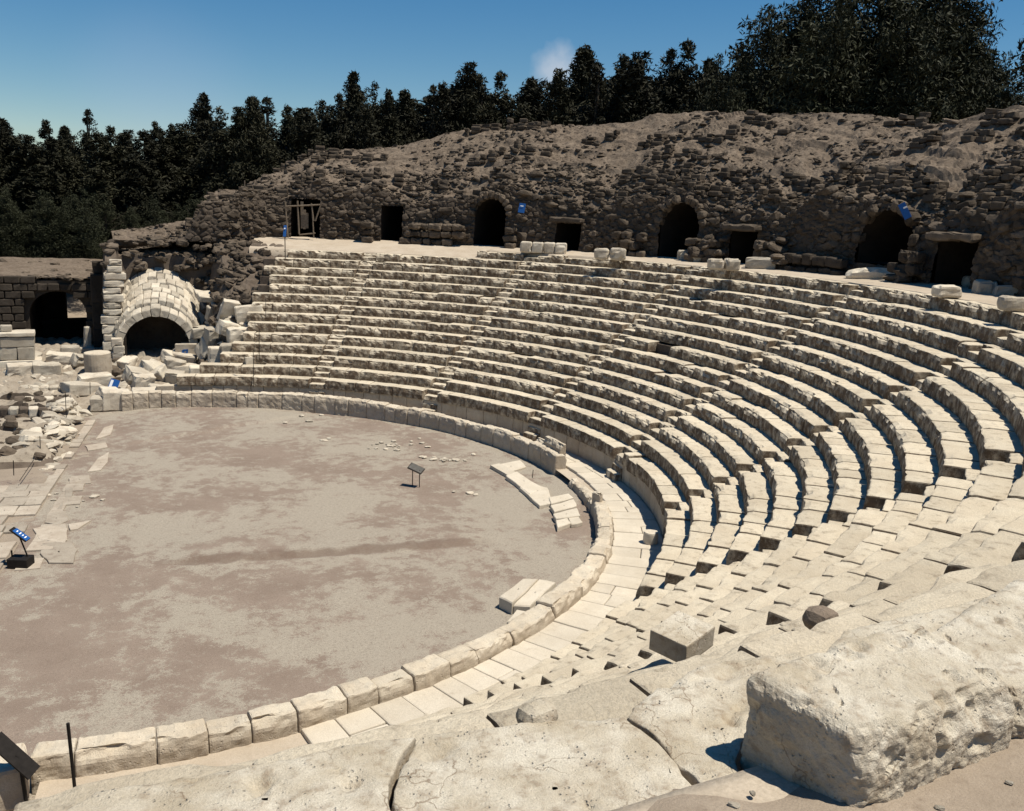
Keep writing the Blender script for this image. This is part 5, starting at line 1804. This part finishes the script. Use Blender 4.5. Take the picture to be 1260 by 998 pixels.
def plant(px, py, dist, kind, label, group, base=4.3, wide=1.0, name='tree'):
    d = ray(px, py)
    dh = d / math.hypot(d[0], d[1])
    q = CAM_O + dh * dist
    H = q[2] - base
    tkm, crm = kind
    H0 = 12.0 if kind in TREES else 20.0
    s = H / H0
    sw = s * wide
    t = thing(name, label, 'tree', (q[0], q[1], base), tr.uniform(0, 6.28), group)
    t.scale = (sw, sw, s)
    link('trunk', tkm, t); link('crown', crm, t)
    return t


LM = ['dark arched passage', 'vaulted entrance', 'rubble mound by the row ends', 'thin bare pole', 'timber frame', 'rectangular left doorway', 'middle arch', 'small square doorway', 'gap in the hillside stones', 'tall arch', 'square doorway with long lintel', 'low masonry wall']
sky_trees = [(-25, 150), (0, 148), (20, 166), (55, 146), (78, 156), (110, 136), (132, 152), (155, 160), (188, 146), (214, 152), (250, 116), (272, 130), (292, 126), (310, 120), (330, 118), (354, 127), (376, 130), (396, 118), (416, 114), (438, 88), (456, 100), (476, 106), (501, 110), (530, 104), (548, 98), (575, 74), (592, 88), (615, 84), (655, 97), (668, 95), (690, 79), (720, 57), (738, 76), (765, 63), (785, 61), (826, 52), (849, 46), (873, 72), (910, 48)]
pos_w = ['left of', 'above', 'right of']
for i, (px, py) in enumerate(sky_trees):
    lm = LM[min(i // 3, len(LM) - 1)] if i < 36 else 'leftmost big eucalyptus'
    w = pos_w[i % 3]
    shape = 'pointed' if (i % 3) else 'broad topped'
    lab = '%s dark tree on the skyline %s %s' % (shape, w, lm)
    plant(px + tr.uniform(-3, 3), py + tr.uniform(-2, 2), tr.uniform(74, 84), TREES[i % 9], lab, 'trees along the skyline behind the ruin', 4.3, tr.uniform(1.0, 1.4))
# second rank filling the gaps
for i in range(40):
    px = -60 + i * 25.5 + tr.uniform(-10, 10)
    ty = np.interp(px, [-60, 110, 240, 330, 440, 580, 700, 800, 950], [160, 157, 146, 135, 118, 106, 98, 84, 80]) + tr.uniform(0, 14)
    plant(px, ty, tr.uniform(74, 80) if px < 330 else tr.uniform(86, 92), TREES[tr.randrange(9)], 'dark tree in the dense rank that fills in between the skyline trees', 'trees filling the dense rank', 4.3, tr.uniform(1.7, 2.2))
for i, (px, py, w, lab) in enumerate(((944, 8, .85, 'leftmost of the tall eucalyptus trees at upper right'), (985, -28, .95, 'tall eucalyptus behind the hill, second of the tall group'), (1040, -45, 1.0, 'tallest spreading eucalyptus above the hill crest'),
                                 (1095, -40, 1.0, 'dense eucalyptus in the middle of the tall group at upper right'), (1150, -40, 1.05, 'broad eucalyptus above the wide low arch'), (1205, -12, .95, 'rightmost of the tall eucalyptus trees at upper right'),
                                 (1015, 40, 0.9, 'lower dark eucalyptus in front of the tall group, left side'), (1075, 40, 1, 'lower dark eucalyptus in front of the tall group, centre'), (1100, -20, 1.15, 'dense dark eucalyptus filling between the two central tall ones'), (965, 60, 0.9, 'lower dark eucalyptus below the leftmost tall one'), (1165, -15, 1.15, 'dense dark eucalyptus filling beside the broad one'), (1025, -15, 1.1, 'dense dark eucalyptus filling below the tallest crown'), (1060, -70, 1.2, 'dense dark eucalyptus rising out of the frame behind the tallest crown'), (1180, -60, 1.2, 'dense dark eucalyptus rising out of the frame at the right of the group'), (1120, -70, 1.2, 'dense dark eucalyptus rising out of the frame in mid group'), (1130, 50, 1, 'lower dark eucalyptus in front of the tall group, right side'), (1190, 60, .9, 'lower dark eucalyptus before the rightmost tall one'))):
    plant(px, py, tr.uniform(62, 70), BIG[i % 4], lab, 'tall eucalyptus trees at upper right', 5.0, w)
for (px, py, lab) in ((1245, 62, 'lighter bushy tree at the right picture edge behind the crest'), (1262, 78, 'small bushy tree cut off by the right picture edge')):
    plant(px, py, 66, BIG[1], lab, None, 6.0, 0.8)
for i in range(14):
    plant(-70 - i * 38 + tr.uniform(-10, 10), 150 + i * 1.5 + tr.uniform(-14, 14), tr.uniform(74, 84), TREES[i % 9], 'dark tree of the belt running on beyond the left picture edge', 'trees beyond the left edge', 4.0, tr.uniform(1.3, 1.8))
# undergrowth under the left trees
for i in range(16):
    px = -40 + i * 25 + tr.uniform(-8, 8)
    plant(px, tr.uniform(225, 258), tr.uniform(69, 72), BIG[i % 4], 'dark bush in the undergrowth below the trees at left', 'bushes in the undergrowth', 4.2, 1.4, 'bush')['category'] = 'bush'
